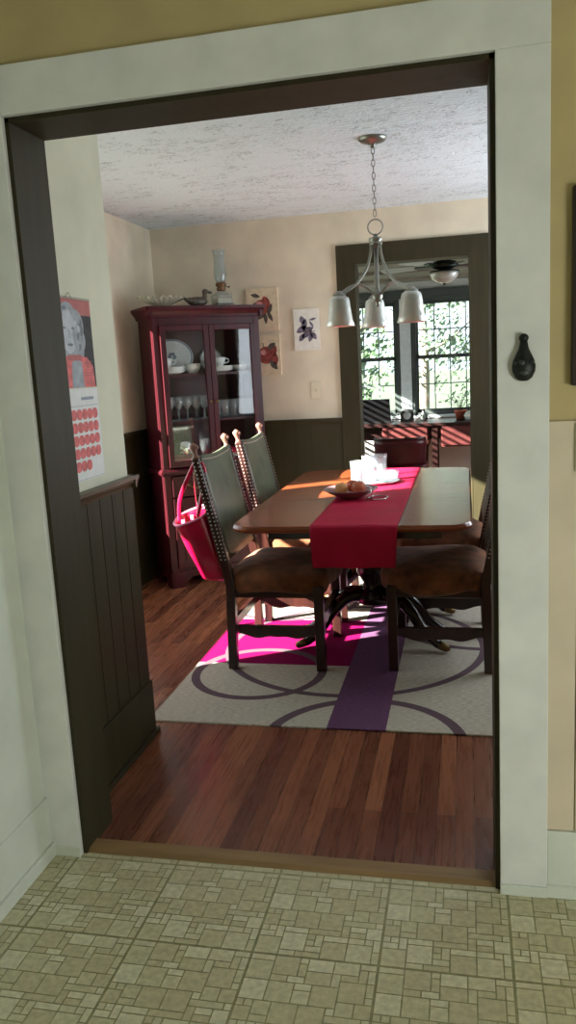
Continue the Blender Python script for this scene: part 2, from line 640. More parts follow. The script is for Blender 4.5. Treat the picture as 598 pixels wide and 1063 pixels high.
for i in range(-2, 9):
    for j in range(-11, 2):
        for (a0, b0, a1, b1, mi) in rects:
            g = 0.0016
            ex0 = 0.0018 if a0 == 0 else 0
            ey0 = 0.0018 if b0 == 0 else 0
            ex1 = 0.0018 if a0+a1 == N else 0
            ey1 = 0.0018 if b0+b1 == N else 0
            x0, x1 = tx+i*unit+a0*cell+g+ex0, tx+i*unit+(a0+a1)*cell-g-ex1
            y0, y1 = ty+j*unit+b0*cell+g+ey0, ty+j*unit+(b0+b1)*cell-g-ey1
            x0, x1, y0, y1 = max(x0, KX0), min(x1, KX1), max(y0, KY0), min(y1, 0.0)
            if x1-x0 < 0.002 or y1-y0 < 0.002:
                continue
            b.add([(x0, y0, 0.0006), (x1, y0, 0.0006), (x1, y1, 0.0006), (x0, y1, 0.0006)], [(0, 1, 2, 3)], 1+mi)
structure(b.build('floor_kitchen', [M['vinyl_line']]+[M['vinyl%d' % i] for i in range(4)]), 'tan vinyl floor with mosaic rectangles in the kitchen')
b = MB().box(XL-0.1, XR+0.1, 0.03, YB+0.05, -0.06, 0.0)
structure(b.build('floor_dining', M['hardwood']), 'red brown strip hardwood floor of the dining room')
b = MB().box(-1.3, 2.7, YB+0.05, YW+0.1, -0.06, 0.0)
structure(b.build('floor_back', M['hardwood']), 'hardwood floor of the room beyond')
b = MB().prism([(0.0, 0.0), (0.012, 0.009), (0.06, 0.009), (0.072, 0.0)], (0.0, 0.002, 0.0), (0, 1, 0), (0, 0, 1), (W, 0, 0))
structure(b.build('trim_threshold', M['threshold']), 'tan wooden threshold strip across the opening')

# ---------------------------------------------------------------- setting: kitchen shell
b = MB()
b.box(XL-0.1, 0, 0, T, 0, 2.5).box(W, 3.05, 0, T, 0, 2.5).box(0, W, 0, T, H, 2.5)
structure(b.build('wall_kitchen', M['kitchen_wall']))
structure(MB().box(KX0-0.1, KX0, KY0, 0.0, 0, 2.5).build('wall_kitchen_left', M['kitchen_panel_white']))
structure(MB().box(KX1, KX1+0.1, KY0, 0.0, 0, 2.5).build('wall_kitchen_right', M['kitchen_wall']))
structure(MB().box(KX0-0.1, KX1+0.1, KY0-0.1, KY0, 0, 2.5).build('wall_kitchen_back', M['kitchen_wall']))
structure(MB().box(KX0-0.1, KX1+0.1, KY0-0.1, 0.0, 2.5, 2.6).build('ceiling_kitchen', M['white']))
# casing round the opening, on the kitchen side
CW = 0.117
structure(MB().box(-0.1, 0.0, -0.02, 0.0, 0, H+CW).build('trim_1', M['white'], bevel=0.002), 'white casing board on the calendar side of the opening')
structure(MB().box(W, W+CW, -0.02, 0.0, 0, H).build('trim_2', M['white'], bevel=0.002), 'white casing board carrying the dark metal ornament')
structure(MB().box(0.0, W+CW, -0.0205, 0.0, H, H+CW).build('trim_3', M['white'], bevel=0.002), 'white head casing above the wide opening')
# dark lining of the opening
structure(MB().box(-0.002, 0.012, -0.004, T+0.02, 0, H).build('trim_4', M['olive']), 'dark olive jamb board on the calendar side')
structure(MB().box(W-0.012, W+0.002, -0.004, T+0.02, 0, H).build('trim_5', M['olive']), 'dark olive jamb board beside the chairs')
structure(MB().box(-0.002, W+0.002, -0.004, T+0.02, H-0.012, H+0.002).build('trim_6', M['olive']), 'dark olive head board of the wide opening')
structure(MB().box(-0.1, -0.002, T, T+0.02, 0, H+0.1).box(W+0.002, W+0.1, T, T+0.02, 0, H+0.1).box(-0.1, W+0.1, T, T+0.0195, H+0.002, H+0.1).build('trim_7', M['olive']), 'dark olive casing on the dining side of the opening')
# kitchen wainscot boards and baseboards
b = MB().box(W+CW, W+CW+0.065, -0.009, 0.0, 0.187, 1.235).box(W+CW+0.068, KX1, -0.010, 0.0, 0.187, 1.235)
structure(b.build('trim_8', M['kitchen_panel'], bevel=0.0015), 'cream wainscot boards beside the white casing')
b = MB().box(W+CW, KX1, -0.014, 0.0, 0.03, 0.185).box(W+CW-0.001, KX1, -0.024, 0.0, 0, 0.034)
structure(b.build('baseboard_right', M['kitchen_panel_white'], bevel=0.003))
structure(MB().box(W-0.001, W+CW, -0.026, -0.02, 0, 0.03).build('baseboard_casing', M['kitchen_panel_white'], bevel=0.002))
structure(MB().box(-0.1, 0.002, -0.026, -0.02, 0, 0.03).build('baseboard_casing_left', M['kitchen_panel_white'], bevel=0.002))
b = MB().box(KX0, KX0+0.010, -1.6, -0.035, 0.187, 1.36).box(KX0, KX0+0.004, -0.033, -0.02, 0.187, 1.36)
structure(b.build('trim_9', M['kitchen_panel_white'], bevel=0.002), 'pale wainscot panel on the kitchen side wall')
b = MB().box(KX0, KX0+0.012, -3.4, -0.02, 0.04, 0.186).box(KX0, KX0+0.022, -3.4, -0.02, 0, 0.042)
structure(b.build('baseboard_left', M['kitchen_panel_white'], bevel=0.003))

# ---------------------------------------------------------------- setting: dining room shell


def wall_with_holes(name, mat, axis, p0, p1, a0, a1, z0, z1, holes, label=None):
    """wall slab; axis 'x' runs along x with thickness p0..p1 in y"""
    b = MB()
    cuts = sorted(holes)

    def bx(s0, s1, t0, t1):
        if s1-s0 < 1e-4 or t1-t0 < 1e-4:
            return
        if axis == 'x':
            b.box(s0, s1, p0, p1, t0, t1)
        else:
            b.box(p0, p1, s0, s1, t0, t1)
    cur = a0
    for (h0, h1, hz0, hz1) in cuts:
        bx(cur, h0, z0, z1)
        bx(h0, h1, z0, hz0)
        bx(h0, h1, hz1, z1)
        cur = h1
    bx(cur, a1, z0, z1)
    return structure(b.build(name, mat), label)


WIN_ASSUMED = (0.86, 2.745, 0.45, 1.90)  # out of view, position assumed from where the sun patches fall
WIN_ADDED = (1.8, 3.25, 0.8, 2.0)  # unseen opening, added to go with the east fill light
wall_with_holes('wall_left', M['cream'], 'y', XL-0.12, XL, T, YB2, 0, ZC, [WIN_ASSUMED])
wall_with_holes('wall_right', M['cream'], 'y', XR, XR+0.12, T, YB2, 0, ZC, [WIN_ADDED])
wall_with_holes('wall_back', M['cream'], 'x', YB, YB2, XL, XR, 0, ZC, [(DX0, DX1, 0, DH)])
structure(MB().box(XL, XS, T, YE, 0, ZC).build('wall_closet', M['closet']), 'pale cream wall end that carries the calendar')
structure(MB().box(XL-0.12, XR+0.12, T, YB2, ZC, ZC+0.1).build('ceiling_dining', M['ceiling']), 'white stomped plaster ceiling')

# closet wall wainscot
b = MB()
b.box(XS, XS+0.010, T+0.02, YE+0.010, 0.22, 0.985)
y = T+0.06
while y < YE:
    b.box(XS+0.010, XS+0.0125, y, y+0.092, 0.22, 0.985)
    y += 0.096
b.box(XL, XS+0.010, YE, YE+0.010, 0.22, 0.985)
structure(b.build('trim_10', M['olive'], bevel=0.0015), 'dark board wainscot below the calendar')
RP = [(0, 0.985), (0.012, 0.985), (0.014, 0.996), (0.024, 1.002), (0.026, 1.012), (0.034, 1.015), (0.034, 1.028), (0, 1.028)]
b = MB().prism(RP, (XS, T+0.02, 0), (1, 0, 0), (0, 0, 1), (0, YE+0.03-T-0.02, 0))
b.prism(RP, (XL, YE, 0), (0, 1, 0), (0, 0, 1), (XS+0.03-XL, 0, 0))
structure(b.build('trim_11', M['olive_cap']), 'moulded dark chair rail below the calendar')
b = MB().box(XS, XS+0.020, T+0.02, YE+0.020, 0.02, 0.22).box(XS, XS+0.032, T+0.02, YE+0.032, 0, 0.022)
structure(b.build('baseboard_closet', M['olive'], bevel=0.004))
# wainscots of the other walls
b = MB()
for x0, x1 in ((XL, DX0-0.118), (DX1+0.118, XR)):
    b.box(x0, x1, YB-0.010, YB, 0.15, 0.99)
    b.box(x0, x1, YB-0.018, YB, 0, 0.15)
    b.prism(RP, (x0, YB, 0), (0, -1, 0), (0, 0, 1), (x1-x0, 0, 0))
    x = x0+0.2
    while x < x1-0.1:
        b.box(x, x+0.05, YB-0.014, YB-0.009, 0.15, 0.99)
        x += 0.42
structure(b.build('trim_12', M['olive'], bevel=0.0015), 'dark panel wainscot and rail on the dining back wall')
b = MB()
for y0, y1 in ((YE, 0.80), (2.78, YB)):
    b.box(XL, XL+0.010, y0, y1, 0.15, 0.99).box(XL, XL+0.018, y0, y1, 0, 0.15)
    b.prism(RP, (XL, y0, 0), (1, 0, 0), (0, 0, 1), (0, y1-y0, 0))
structure(b.build('trim_13', M['olive'], bevel=0.0015), 'dark wainscot and rail behind the china cabinet')
b = MB()
b.box(XR-0.010, XR, T, YB, 0.15, 0.78).box(XR-0.018, XR, T, YB, 0, 0.15)
structure(b.build('trim_14', M['olive']))
# casing and lining of the back opening
b = MB()
for x0, x1 in ((DX0-0.118, DX0), (DX1, DX1+0.118)):
    b.box(x0, x1, YB-0.022, YB, 0, DH)
b.box(DX0-0.118, DX1+0.118, YB-0.0225, YB, DH, DH+0.118)
b.box(DX0-0.002, DX0+0.010, YB-0.024, YB2+0.02, 0, DH).box(DX1-0.010, DX1+0.002, YB-0.024, YB2+0.02, 0, DH).box(DX0, DX1, YB-0.024, YB2+0.02, DH-0.010, DH+0.002)
structure(b.build('trim_15', M['olive'], bevel=0.002), 'dark olive casing of the opening to the back room')


def sash_window(name, axis, hole, p, q, cols, rows, mats, casing=0.07, inside=1, label=None):
    """double-hung window filling a hole; p = inner face, q = outer face of the wall"""
    a0, a1, z0, z1 = hole
    mid = (z0+z1)/2
    st = 0.045
    bw = 0.006

    def bx(b, s0, s1, d0, d1, t0, t1, mi=0):
        d0, d1 = min(d0, d1), max(d0, d1)
        if axis == 'x':
            b.box(s0, s1, d0, d1, t0, t1, mi)
        else:
            b.box(d0, d1, s0, s1, t0, t1, mi)
    f = MB()
    o = -inside
    c = casing
    if c:
        bx(f, a0-c, a0, p, p+0.018*o, z0-c, z1+c)
        bx(f, a1, a1+c, p, p+0.018*o, z0-c, z1+c)
        bx(f, a0-c, a1+c, p, p+0.0185*o, z1, z1+c)
        bx(f, a0-c-0.02, a1+c+0.02, p, p+0.05*o, z0-0.03, z0)
    bx(f, a0, a0+0.02, p, q, z0, z1)
    bx(f, a1-0.02, a1, p, q, z0, z1)
    bx(f, a0, a1, p, q, z1-0.02, z1)
    bx(f, a0, a1, p, q, z0, z0+0.02)
    fo = structure(f.build(name, mats[0], bevel=0.001), label)
    s = MB()
    g = MB()
    dd = (q-p)
    for (t0, t1, k) in ((z0+0.02, mid+0.02, 0.35), (mid-0.02, z1-0.02, 0.6)):
        d0, d1 = p+dd*k, p+dd*(k+0.2)
        bx(s, a0+0.02, a1-0.02, d0, d1, t0, t0+0.04)
        bx(s, a0+0.02, a1-0.02, d0, d1, t1-0.04, t1)
        bx(s, a0+0.02, a0+st, d0, d1, t0, t1)
        bx(s, a1-st, a1-0.02, d0, d1, t0, t1)
        for i in range(1, cols):
            x = a0+0.05+(a1-a0-0.1)*i/cols
            bx(s, x-bw, x+bw, d0, d1, t0+0.03, t1-0.03, 1)
        for j in range(1, rows):
            z = t0+0.03+(t1-t0-0.06)*j/rows
            bx(s, a0+0.05, a1-0.05, d0, d1, z-bw, z+bw, 1)
        dm = (d0+d1)/2
        bx(g, a0+0.05, a1-0.05, dm-0.002, dm+0.002, t0+0.03, t1-0.03)
    s.build('sash', [mats[1], mats[2]], fo)
    g.build('glass_pane', M['window_glass'], fo)
    return fo


sash_window('window_assumed', 'y', WIN_ASSUMED, XL, XL-0.12, 3, 1, (M['olive'], M['olive'], M['olive']), 0.03, -1, 'assumed low double window on the cabinet side of the dining room')  # unseen window, assumed from the sun patches in the dining room
sash_window('window_added', 'y', WIN_ADDED, XR, XR+0.12, 3, 2, (M['olive'], M['white'], M['white']), 0.07, 1)  # unseen window, added for the fill light on this side

# ---------------------------------------------------------------- setting: back room shell
BX0, BX1 = -1.25, 2.6
WL = (-0.34, 0.410, 0.80, 2.045)
WR = (0.590, 1.361, 0.80, 2.045)
WB = (4.5, 6.55, 0.85, 2.05)
wall_with_holes('wall_window', M['porch'], 'x', YW, YW+0.12, BX0, BX1, 0, PZ, [WL, WR])
wall_with_holes('wall_porch_left', M['porch'], 'y', BX0-0.12, BX0, YB2, YW+0.12, 0, PZ, [WB])
structure(MB().box(BX1, BX1+0.12, YB2, YW+0.12, 0, PZ).build('wall_porch_right', M['porch']))
structure(MB().box(BX0, XL, YB2-0.12, YB2, 0, PZ).box(XR, BX1, YB2-0.12, YB2, 0, PZ).box(BX0, BX1, YB2, YB2+0.012, DH+0.13, PZ).build('wall_porch_front', M['porch']))
b = MB().box(BX0-0.1, BX1+0.1, YB2, YW+0.12, PZ, PZ+0.1)
for yy in (4.3, 5.75, 6.5):
    b.box(BX0, BX1, yy, yy+0.10, PZ-0.03, PZ)
structure(b.build('ceiling_back', M['porch_ceiling']), 'low grey brown board ceiling with battens')
MT = (M['sash'], M['sash'], M['muntin'])
sash_window('window_3', 'x', WL, YW, YW+0.12, 4, 2, MT, 0.03, 1, 'double-hung grid window behind the black laptop')
sash_window('window_4', 'x', WR, YW, YW+0.12, 4, 2, MT, 0.03, 1, 'double-hung grid window behind the potted plant')
sash_window('window_assumed_side', 'y', WB, BX0, BX0-0.12, 3, 2, MT, 0.06, -1)  # unseen side window, assumed from the striped sunlight on the desk
structure(MB().box(0.442, 0.558, YW-0.024, YW, 0.80, 2.045).build('trim_16', M['sash_light']), 'pale mullion casing between the two grid windows')
structure(MB().box(-0.5, 1.5, YW-0.05, YW, 2.045, 2.135).build('trim_17', M['sash']), 'dark header board over the grid windows')
structure(MB().box(-0.5, 1.5, YW-0.14, YW, 0.775, 0.80).build('trim_18', M['sash_light']), 'pale window stool under the grid windows')
# unseen slatted blind, assumed from the sun stripes, in the side window of the back room
bl = thing('blind_assumed', 'assumed white slatted blind hanging in the side window of the back room', 'blind', (BX0-0.02, (WB[0]+WB[1])/2, WB[3]-0.03))
b = MB().box(-0.02, 0.02, -1.0, 1.0, -0.03, 0.0)
b.build('head_rail', M['blind'], bl)
b = MB()
for k in range(17):
    z = -0.06-k*0.066
    b.prism([(-0.016, -0.009), (0.016, 0.008), (0.016, 0.010), (-0.016, -0.007)], (0, -0.99, z), (1, 0, 0), (0, 0, 1), (0, 1.98, 0))
b.build('slats', M['blind'], bl)
for yy in (-0.7, 0.0, 0.7):
    MB().tube([(0.0, yy, -0.02), (0.0, yy, -1.14)], 0.0015, 5).build('lift_cord', M['blind'], bl)

# ---------------------------------------------------------------- outside
structure(MB().grid(lambda u, v: (-30+60*u, YW+0.3+40*v, -0.5+1.2*v*v), 12, 12).build('ground_lawn', M['lawn']), 'sunny lawn beyond the grid windows')
structure(MB().grid(lambda u, v: (-40+38.5*u, -20+27.2*v, -0.5), 4, 4).build('ground_side', M['lawn']))


def tree(loc, h, r, n, leaf, label, seed):
    rr = random.Random(seed)
    t = thing('tree', label, 'tree', loc, 0, 'trees beyond the grid windows')
    b = MB()
    b.tube(smoothpath([(0, 0, -0.1), (0.05, 0, h*0.35), (-0.04, 0.03, h*0.7), (0, 0, h*0.9)], 4), [0.14*(1-0.06*i) for i in range(13)], 8)
    for k in range(6):
        a = k*1.1+rr.random()
        z = h*(0.35+0.08*k)
        b.tube(smoothpath([(0, 0, z), (math.cos(a)*r*0.4, math.sin(a)*r*0.4, z+0.3), (math.cos(a)*r*0.75, math.sin(a)*r*0.75, z+0.8)], 3), [0.05-0.006*i for i in range(7)], 6)
    b.build('trunk', M['bark'], t)
    b = MB()
    blobs = [(rr.uniform(-0.7, 0.7)*r, rr.uniform(-0.6, 0.6)*r, h*rr.uniform(0.12, 0.95), r*rr.uniform(0.3, 0.5)) for _ in range(18)]
    for k in range(n):
        bx_, by_, bz_, br = blobs[k % len(blobs)]
        d = V((rr.gauss(0, 1), rr.gauss(0, 1), rr.gauss(0, 1))).normalized()*br*rr.uniform(0.6, 1.0)
        c = V((bx_, by_, bz_))+d
        q = V((rr.gauss(0, 1), rr.gauss(0, 1), rr.gauss(0, 1))).normalized()
        e1 = q.orthogonal().normalized()
        e2 = q.cross(e1)
        L = rr.uniform(0.06, 0.10)
        b.add([c-e1*L, c+e2*L*0.45-e1*L*0.2, c+e1*L, c-e2*L*0.45-e1*L*0.2], [(0, 1, 2, 3)])
    b.build('crown', leaf, t)
    return t


tree((-1.5, 13.0, -0.3), 5.0, 1.3, 2400, M['tree_leaf'], 'leafy green tree seen through the laptop window', 1)
tree((1.9, 14.0, -0.2), 5.5, 1.4, 2600, M['tree_leaf'], 'leafy green tree seen through the plant window', 2)
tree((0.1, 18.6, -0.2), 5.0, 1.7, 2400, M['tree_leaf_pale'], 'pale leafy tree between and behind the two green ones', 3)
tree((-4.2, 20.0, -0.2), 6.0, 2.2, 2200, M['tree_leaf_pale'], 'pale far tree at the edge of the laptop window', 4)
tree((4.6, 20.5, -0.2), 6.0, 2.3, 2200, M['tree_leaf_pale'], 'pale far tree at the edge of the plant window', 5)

# ---------------------------------------------------------------- rug
RZ = 0.008
rug = MB().box(-0.15, 1.75, 0.885, 3.2, 0.0, RZ).build('area_rug', M['rug'], bevel=0.002)
tag(rug, 'beige area rug with magenta block, purple stripe and grey rings under the table', 'rug')

# ---------------------------------------------------------------- dining table
TZ = 0.755
tab = thing('dining_table', 'polished brown pedestal dining table with rounded corners under the red runner', 'table', (0.655, 2.0, RZ))
lx, ly = 0.492, 0.865


def round_rect(hx, hy, r, n=7):
    out = []
    for cx, cy, a0 in ((hx-r, hy-r, 0), (-hx+r, hy-r, PI/2), (-hx+r, -hy+r, PI), (hx-r, -hy+r, 1.5*PI)):
        for k in range(n+1):
            a = a0+PI/2*k/n
            out.append((cx+r*math.cos(a), cy+r*math.sin(a)))
    return out


b = MB()
zt = TZ-RZ
layers = [(0.012, zt-0.030), (0.0, zt-0.024), (-0.004, zt-0.014), (0.0, zt-0.005), (0.004, zt)]
loops = [round_rect(lx-i, ly-i, 0.10-i) for i, _ in layers]
n = len(loops[0])
vs = [(x, y, z) for (lp, (_, z)) in zip(loops, layers) for x, y in lp]
fs = [tuple(range(n-1, -1, -1)), tuple(range((len(layers)-1)*n, len(layers)*n))]
for i in range(len(layers)-1):
    for k in range(n):
        k2 = (k+1) % n
        fs.append((i*n+k, i*n+k2, (i+1)*n+k2, (i+1)*n+k))
b.add(vs, fs)
b.build('tabletop', M['table_wood'], tab)
for yy in (-0.22, 0.22):
    MB().box(-lx+0.004, lx-0.004, yy-0.0012, yy+0.0012, zt-0.001, zt+0.0004).build('leaf_seam', M['table_dark'], tab)
for s in (-1, 1):
    MB().box(-0.349, 0.349, s*0.66-0.011, s*0.66+0.011, zt-0.095, zt-0.028).build('apron', M['table_dark'], tab)
    MB().box(s*0.36-0.011, s*0.36+0.011, -0.671, 0.671, zt-0.095, zt-0.028).build('apron', M['table_dark'], tab)
for py in (-0.12, 0.42):
    b = MB()
    b.lathe([(0.035, 0.20), (0.075, 0.21), (0.08, 0.25), (0.055, 0.28), (0.045, 0.31), (0.075, 0.36), (0.085, 0.42), (0.06, 0.49), (0.038, 0.53), (0.05, 0.56), (0.06, 0.58), (0.045, 0.60), (0.06, 0.64), (0.10, 0.66)], (0.01, py, 0), seg=24)
    b.box(-0.17, 0.19, py-0.10, py+0.10, 0.655, zt-0.028)
    ped = b.build('pedestal', M['table_dark'], tab)
    for ang in (14, 166, -22, 202) if py < 0 else (20, 160, -14, 194):
        a = math.radians(ang)
        pts = smoothpath([(0.05, 0.24), (0.12, 0.25), (0.20, 0.19), (0.27, 0.10), (0.33, 0.045), (0.36, 0.03)], 5)if False else smoothpath([(0.05, 0, 0.25), (0.13, 0, 0.245), (0.21, 0, 0.18), (0.27, 0, 0.10), (0.335, 0, 0.045), (0.365, 0, 0.032)], 5)
        pts = [V((0.01+p.x*math.cos(a), py+p.x*math.sin(a), p.z)) for p in pts]
        rs = [0.036-0.016*i/(len(pts)-1) for i in range(len(pts))]
        lg = MB().tube(pts, rs, 10).build('leg', M['table_dark'], ped)
        d = (pts[-1]-pts[-4]).normalized()
        cp = MB().tube([pts[-4], pts[-1], pts[-1]+d*0.03, pts[-1]+d*0.042], [0.0215, 0.021, 0.018, 0.007], 10).build('toe_cap', M['brass'], ped)
        cp['label'] = 'brass toe cap'

# runner: hangs over the near end, lies flat over the top
RX0, RX1 = 0.51, 0.862
path = [(1.105, 0.592), (1.104, 0.60), (1.107, 0.66), (1.112, 0.72), (1.120, 0.752), (1.134, TZ+0.003), (1.17, TZ+0.002)]
path += [(1.2+0.15*k, TZ+0.002+0.0015*math.sin(k*1.9)) for k in range(12)] + [(2.86, TZ+0.002), (2.878, 0.745), (2.882, 0.70), (2.882, 0.60)]


def runner_pt(u, v):
    i = min(int(v*(len(path)-1)), len(path)-2)
    f = v*(len(path)-1)-i
    y = path[i][0]*(1-f)+path[i+1][0]*f
    z = path[i][1]*(1-f)+path[i+1][1]*f
    x = RX0+(RX1-RX0)*u
    if z < 0.74 and y < 2:
        y += 0.006*math.sin(u*11+z*9)*(0.755-z)/0.16-0.004
        x += (u-0.5)*-0.02*(0.755-z)/0.16
    elif 1.13 < y < 2.86:
        z += 0.0015*max(0, math.sin(u*9+y*7))
    return (x, y, z)


rn = MB().grid(runner_pt, 24, 110).build('table_runner', M['runner'], solid=0.0028)
tag(rn, 'crimson dotted cloth runner lying along the dining table and hanging over its end', 'table runner')

# ---------------------------------------------------------------- chairs


def scallop(x0, x1, top, base, amp, n=26):
    """rail outline with a wavy lower edge"""
    pts = [(x0, top), (x1, top)]
    for k in range(n+1):
        t = 1-k/n
        z = base + amp*(0.5+0.5*math.cos(t*4*PI))*(1 if 0.02 < t < 0.98 else 1) - amp*0.7*math.exp(-((t-0.5)/0.10)**2)
        pts.append((x0+(x1-x0)*t, z))
    return pts


def make_chair(label, loc, rz):
    t = thing('dining_chair', label, 'chair', loc, rz, 'chairs along the dining table')
    hw = 0.245
    xr_, xf = -0.205, 0.205
    # posts run from floor to finial with a lean above the seat

    def px(z):
        return xr_-0.015*max(0, (0.42-z)/0.42)*0 - max(0, z-0.42)*0.215
    for s in (-1, 1):
        b = MB()
        b.beam((xr_-0.012, s*hw, 0), (xr_, s*hw, 0.42), 0.042, 0.040)
        b.beam((xr_, s*hw, 0.41), (px(1.0), s*hw, 1.0), 0.044, 0.040, 0, 0.036, 0.036)
        post = b.build('rear_leg', M['chair_wood'], t, bevel=0.004)
        top = V((px(1.0), s*hw, 1.0))
        d = V((-0.2, 0, 0.98))
        fb = MB()
        fb.lathe([(0.017, 0), (0.019, 0.004), (0.012, 0.011), (0.011, 0.020), (0.014, 0.034), (0.0185, 0.048), (0.020, 0.056), (0.016, 0.062), (0.012, 0.064), (0.006, 0.070), (0.0, 0.072)], top, d, 14, sx=1.0, sy=0.8)
        fb.ball(top+d*0.050+V((0.017, 0, 0)), 0.008, 0.010, 0.010)
        f = fb.build('finial', M['finial_wood'], post)
        f['label'] = 'carved finial with sunlight in its pale tint'
        nb = MB()
        for k in range(26):
            z = 0.53+0.018*k
            for dx in (-0.010, 0.010):
                nb.ball((px(z)+dx, s*(hw+0.0195), z), 0.0040, 0.0028, 0.0040, 6, 4)
            nb.ball((px(z)+0.021, s*hw+s*0.008, z), 0.0028, 0.004, 0.0040, 6, 4)
        nb.build('nailheads', M['nail'], post)
        b = MB().beam((xf, s*(hw-0.004), 0), (xf, s*(hw-0.004), 0.40), 0.044, 0.044)
        b.build('front_leg', M['chair_wood'], t, bevel=0.004)
        b = MB().prism(scallop(xr_+0.015, xf-0.015, 0.205, 0.145, 0.022), (0, s*(hw-0.012), 0), (1, 0, 0), (0, 0, 1), (0, 0.024, 0))
        b.build('stretcher', M['chair_wood'], t, bevel=0.002)
        b = MB().box(xr_+0.015, xf-0.015, s*(hw-0.013)-0.012, s*(hw-0.013)+0.012, 0.345, 0.40)
        b.build('seat_rail', M['chair_wood'], t)
    b = MB().prism(scallop(-hw+0.015, hw-0.015, 0.25, 0.19, 0.022), (xf-0.01, 0, 0), (0, 1, 0), (0, 0, 1), (0.022, 0, 0))
    b.build('stretcher', M['chair_wood'], t, bevel=0.002)
    b = MB().box(xr_-0.012, xr_+0.012, -hw+0.015, hw-0.015, 0.20, 0.245)
    b.build('stretcher', M['chair_wood'], t, bevel=0.002)
    for xx in (xf, xr_):
        MB().box(xx-0.012, xx+0.012, -hw+0.015, hw-0.015, 0.345, 0.40).build('seat_rail', M['chair_wood'], t)
    # leather back
    def back(u, v):
        z = 0.52+0.49*v
        bulge = 0.010*math.sin(PI*u)*math.sin(PI*v)
        return (px(z)+0.004+bulge, (-hw+0.012)+(2*hw-0.024)*u, z-0.014*math.sin(PI*u)*v)
    b = MB().grid(back, 12, 12)
    b.build('backrest', M['leather'], t, solid=0.026)
    nb = MB()
    for k in range(26):
        u = 0.05+0.9*k/25
        p = back(u, 0.965)
        nb.ball((p[0]+0.014, p[1], p[2]), 0.0025, 0.004, 0.004, 6, 4)
    nb.build('nailheads', M['nail'], t)
    # loose velvet cushion with a drooping edge
    def sgn(c, e):
        return math.copysign(abs(c)**e, c)
    b = MB()
    seg, rings = 40, 12
    vs, fs = [], []
    rr = random.Random(5)
    for i in range(rings+1):
        ph = -PI/2+PI*i/rings
        for k in range(seg):
            th = 2*PI*k/seg
            r = sgn(math.cos(ph), 0.45)
            x = 0.014+0.248*r*sgn(math.cos(th), 0.42)
            y = 0.272*r*sgn(math.sin(th), 0.42)
            z = 0.432+(0.056 if ph > 0 else 0.082)*sgn(math.sin(ph), 0.9)
            if ph < 0:
                z -= 0.022*r*(1+0.5*math.sin(th*5)+0.4*math.sin(th*9+1))
            else:
                z += 0.006*math.sin(x*16)*math.sin(y*13+1)*r
            x += 0.008*r*math.sin(th*7)*(0.5 if ph > 0.6 else 1)
            y += 0.007*r*math.sin(th*9+0.5)
            vs.append((x, y, z if r > 0.8 else max(z, 0.402) if ph < 0 else z))
    for i in range(rings):
        for k in range(seg):
            k2 = (k+1) % seg
            fs.append((i*seg+k, i*seg+k2, (i+1)*seg+k2, (i+1)*seg+k))
    b.add(vs, fs, 0, True)
    b.build('seat_cushion', M['velvet'], t, subsurf=1)
    return t


c1 = make_chair('dark carved chair with the crimson bag hanging from its back', (0.262, 1.712, RZ+0.0006), 0)
copy_tree(c1, (0.262, 2.425, RZ+0.0006), 0, 'dark carved chair between the bag chair and the china cabinet, seat in the sun')
copy_tree(c1, (1.00, 1.745, RZ+0.0006), PI, 'nearer dark chair on the far side of the runner, its velvet seat in shade')
copy_tree(c1, (1.00, 2.44, RZ+0.0006), PI, 'farther dark chair behind the shaded velvet seat, next to the back opening')

# ---------------------------------------------------------------- tote bag
bag = thing('tote_bag', 'glossy crimson tote bag hanging from the near chair back', 'bag', (-0.06, 1.55, 0.42))
rows = [(0.000, -0.026, 0.098, 0.030), (0.012, -0.042, 0.104, 0.042), (0.09, -0.075, 0.086, 0.055), (0.17, -0.112, 0.05, 0.062), (0.25, -0.140, 0.030, 0.074), (0.30, -0.160, 0.014, 0.084)]


def bag_pt(u, v):
    i = min(int(v*(len(rows)-1)), len(rows)-2)
    f = v*(len(rows)-1)-i
    z, x0, x1, th = [rows[i][k]*(1-f)+rows[i+1][k]*f for k in range(4)]
    a = 2*PI*u
    c, s = math.cos(a), math.sin(a)
    c = math.copysign(abs(c)**0.7, c)
    s = math.copysign(abs(s)**0.8, s)
    x = (x0+x1)/2+(x1-x0)/2*c
    y = th*s + 0.008*math.sin(x*60+z*14)*v*0.6
    z += 0.05*v*v*(c+0.6)*0.55*(1 if z > 0.1 else 0.2) + 0.022*v*v*s - 0.012*v*abs(s)*0.5
    return (x, y, z)


b = MB().grid(bag_pt, 36, 20)
b.add([bag_pt(k/18, 0) for k in range(18)], [tuple(range(17, -1, -1))])
b.build('body', M['bag'], bag, solid=0.004)
rim = [bag_pt(k/36, 1.0) for k in range(36)]
MB().tube(rim, 0.0065, 6, closed=True).build('rim_piping', M['bag_lining'], bag)
for s, xx in ((-1, -0.085), (1, -0.03)):
    p0 = V((xx-0.02, s*0.045, 0.29))
    hk = V((0.0, -0.075+0.012*s, 0.56))
    for q in ((xx-0.035, 0), (xx+0.045, 1)):
        pass
    pts = smoothpath([(xx-0.035, s*0.060, 0.275), (xx-0.022, s*0.030-0.03, 0.40), (-0.030, -0.07+0.010*s, 0.545), (-0.004, -0.085+0.01*s, 0.566), (0.022, -0.075+0.01*s, 0.548), (xx*0.4+0.030, s*0.03-0.02, 0.42), (xx+0.052, s*0.055, 0.30)], 6)
    MB().tube(pts, 0.010, 8, flat=0.3).build('strap', M['bag'], bag)
for s in (-1, 1):
    for xx in (-0.10, -0.02):
        MB().box(xx-0.008, xx+0.008, s*0.062-0.004, s*0.062+0.004, 0.27, 0.30).build('strap_tab', M['bag_lining'], bag)

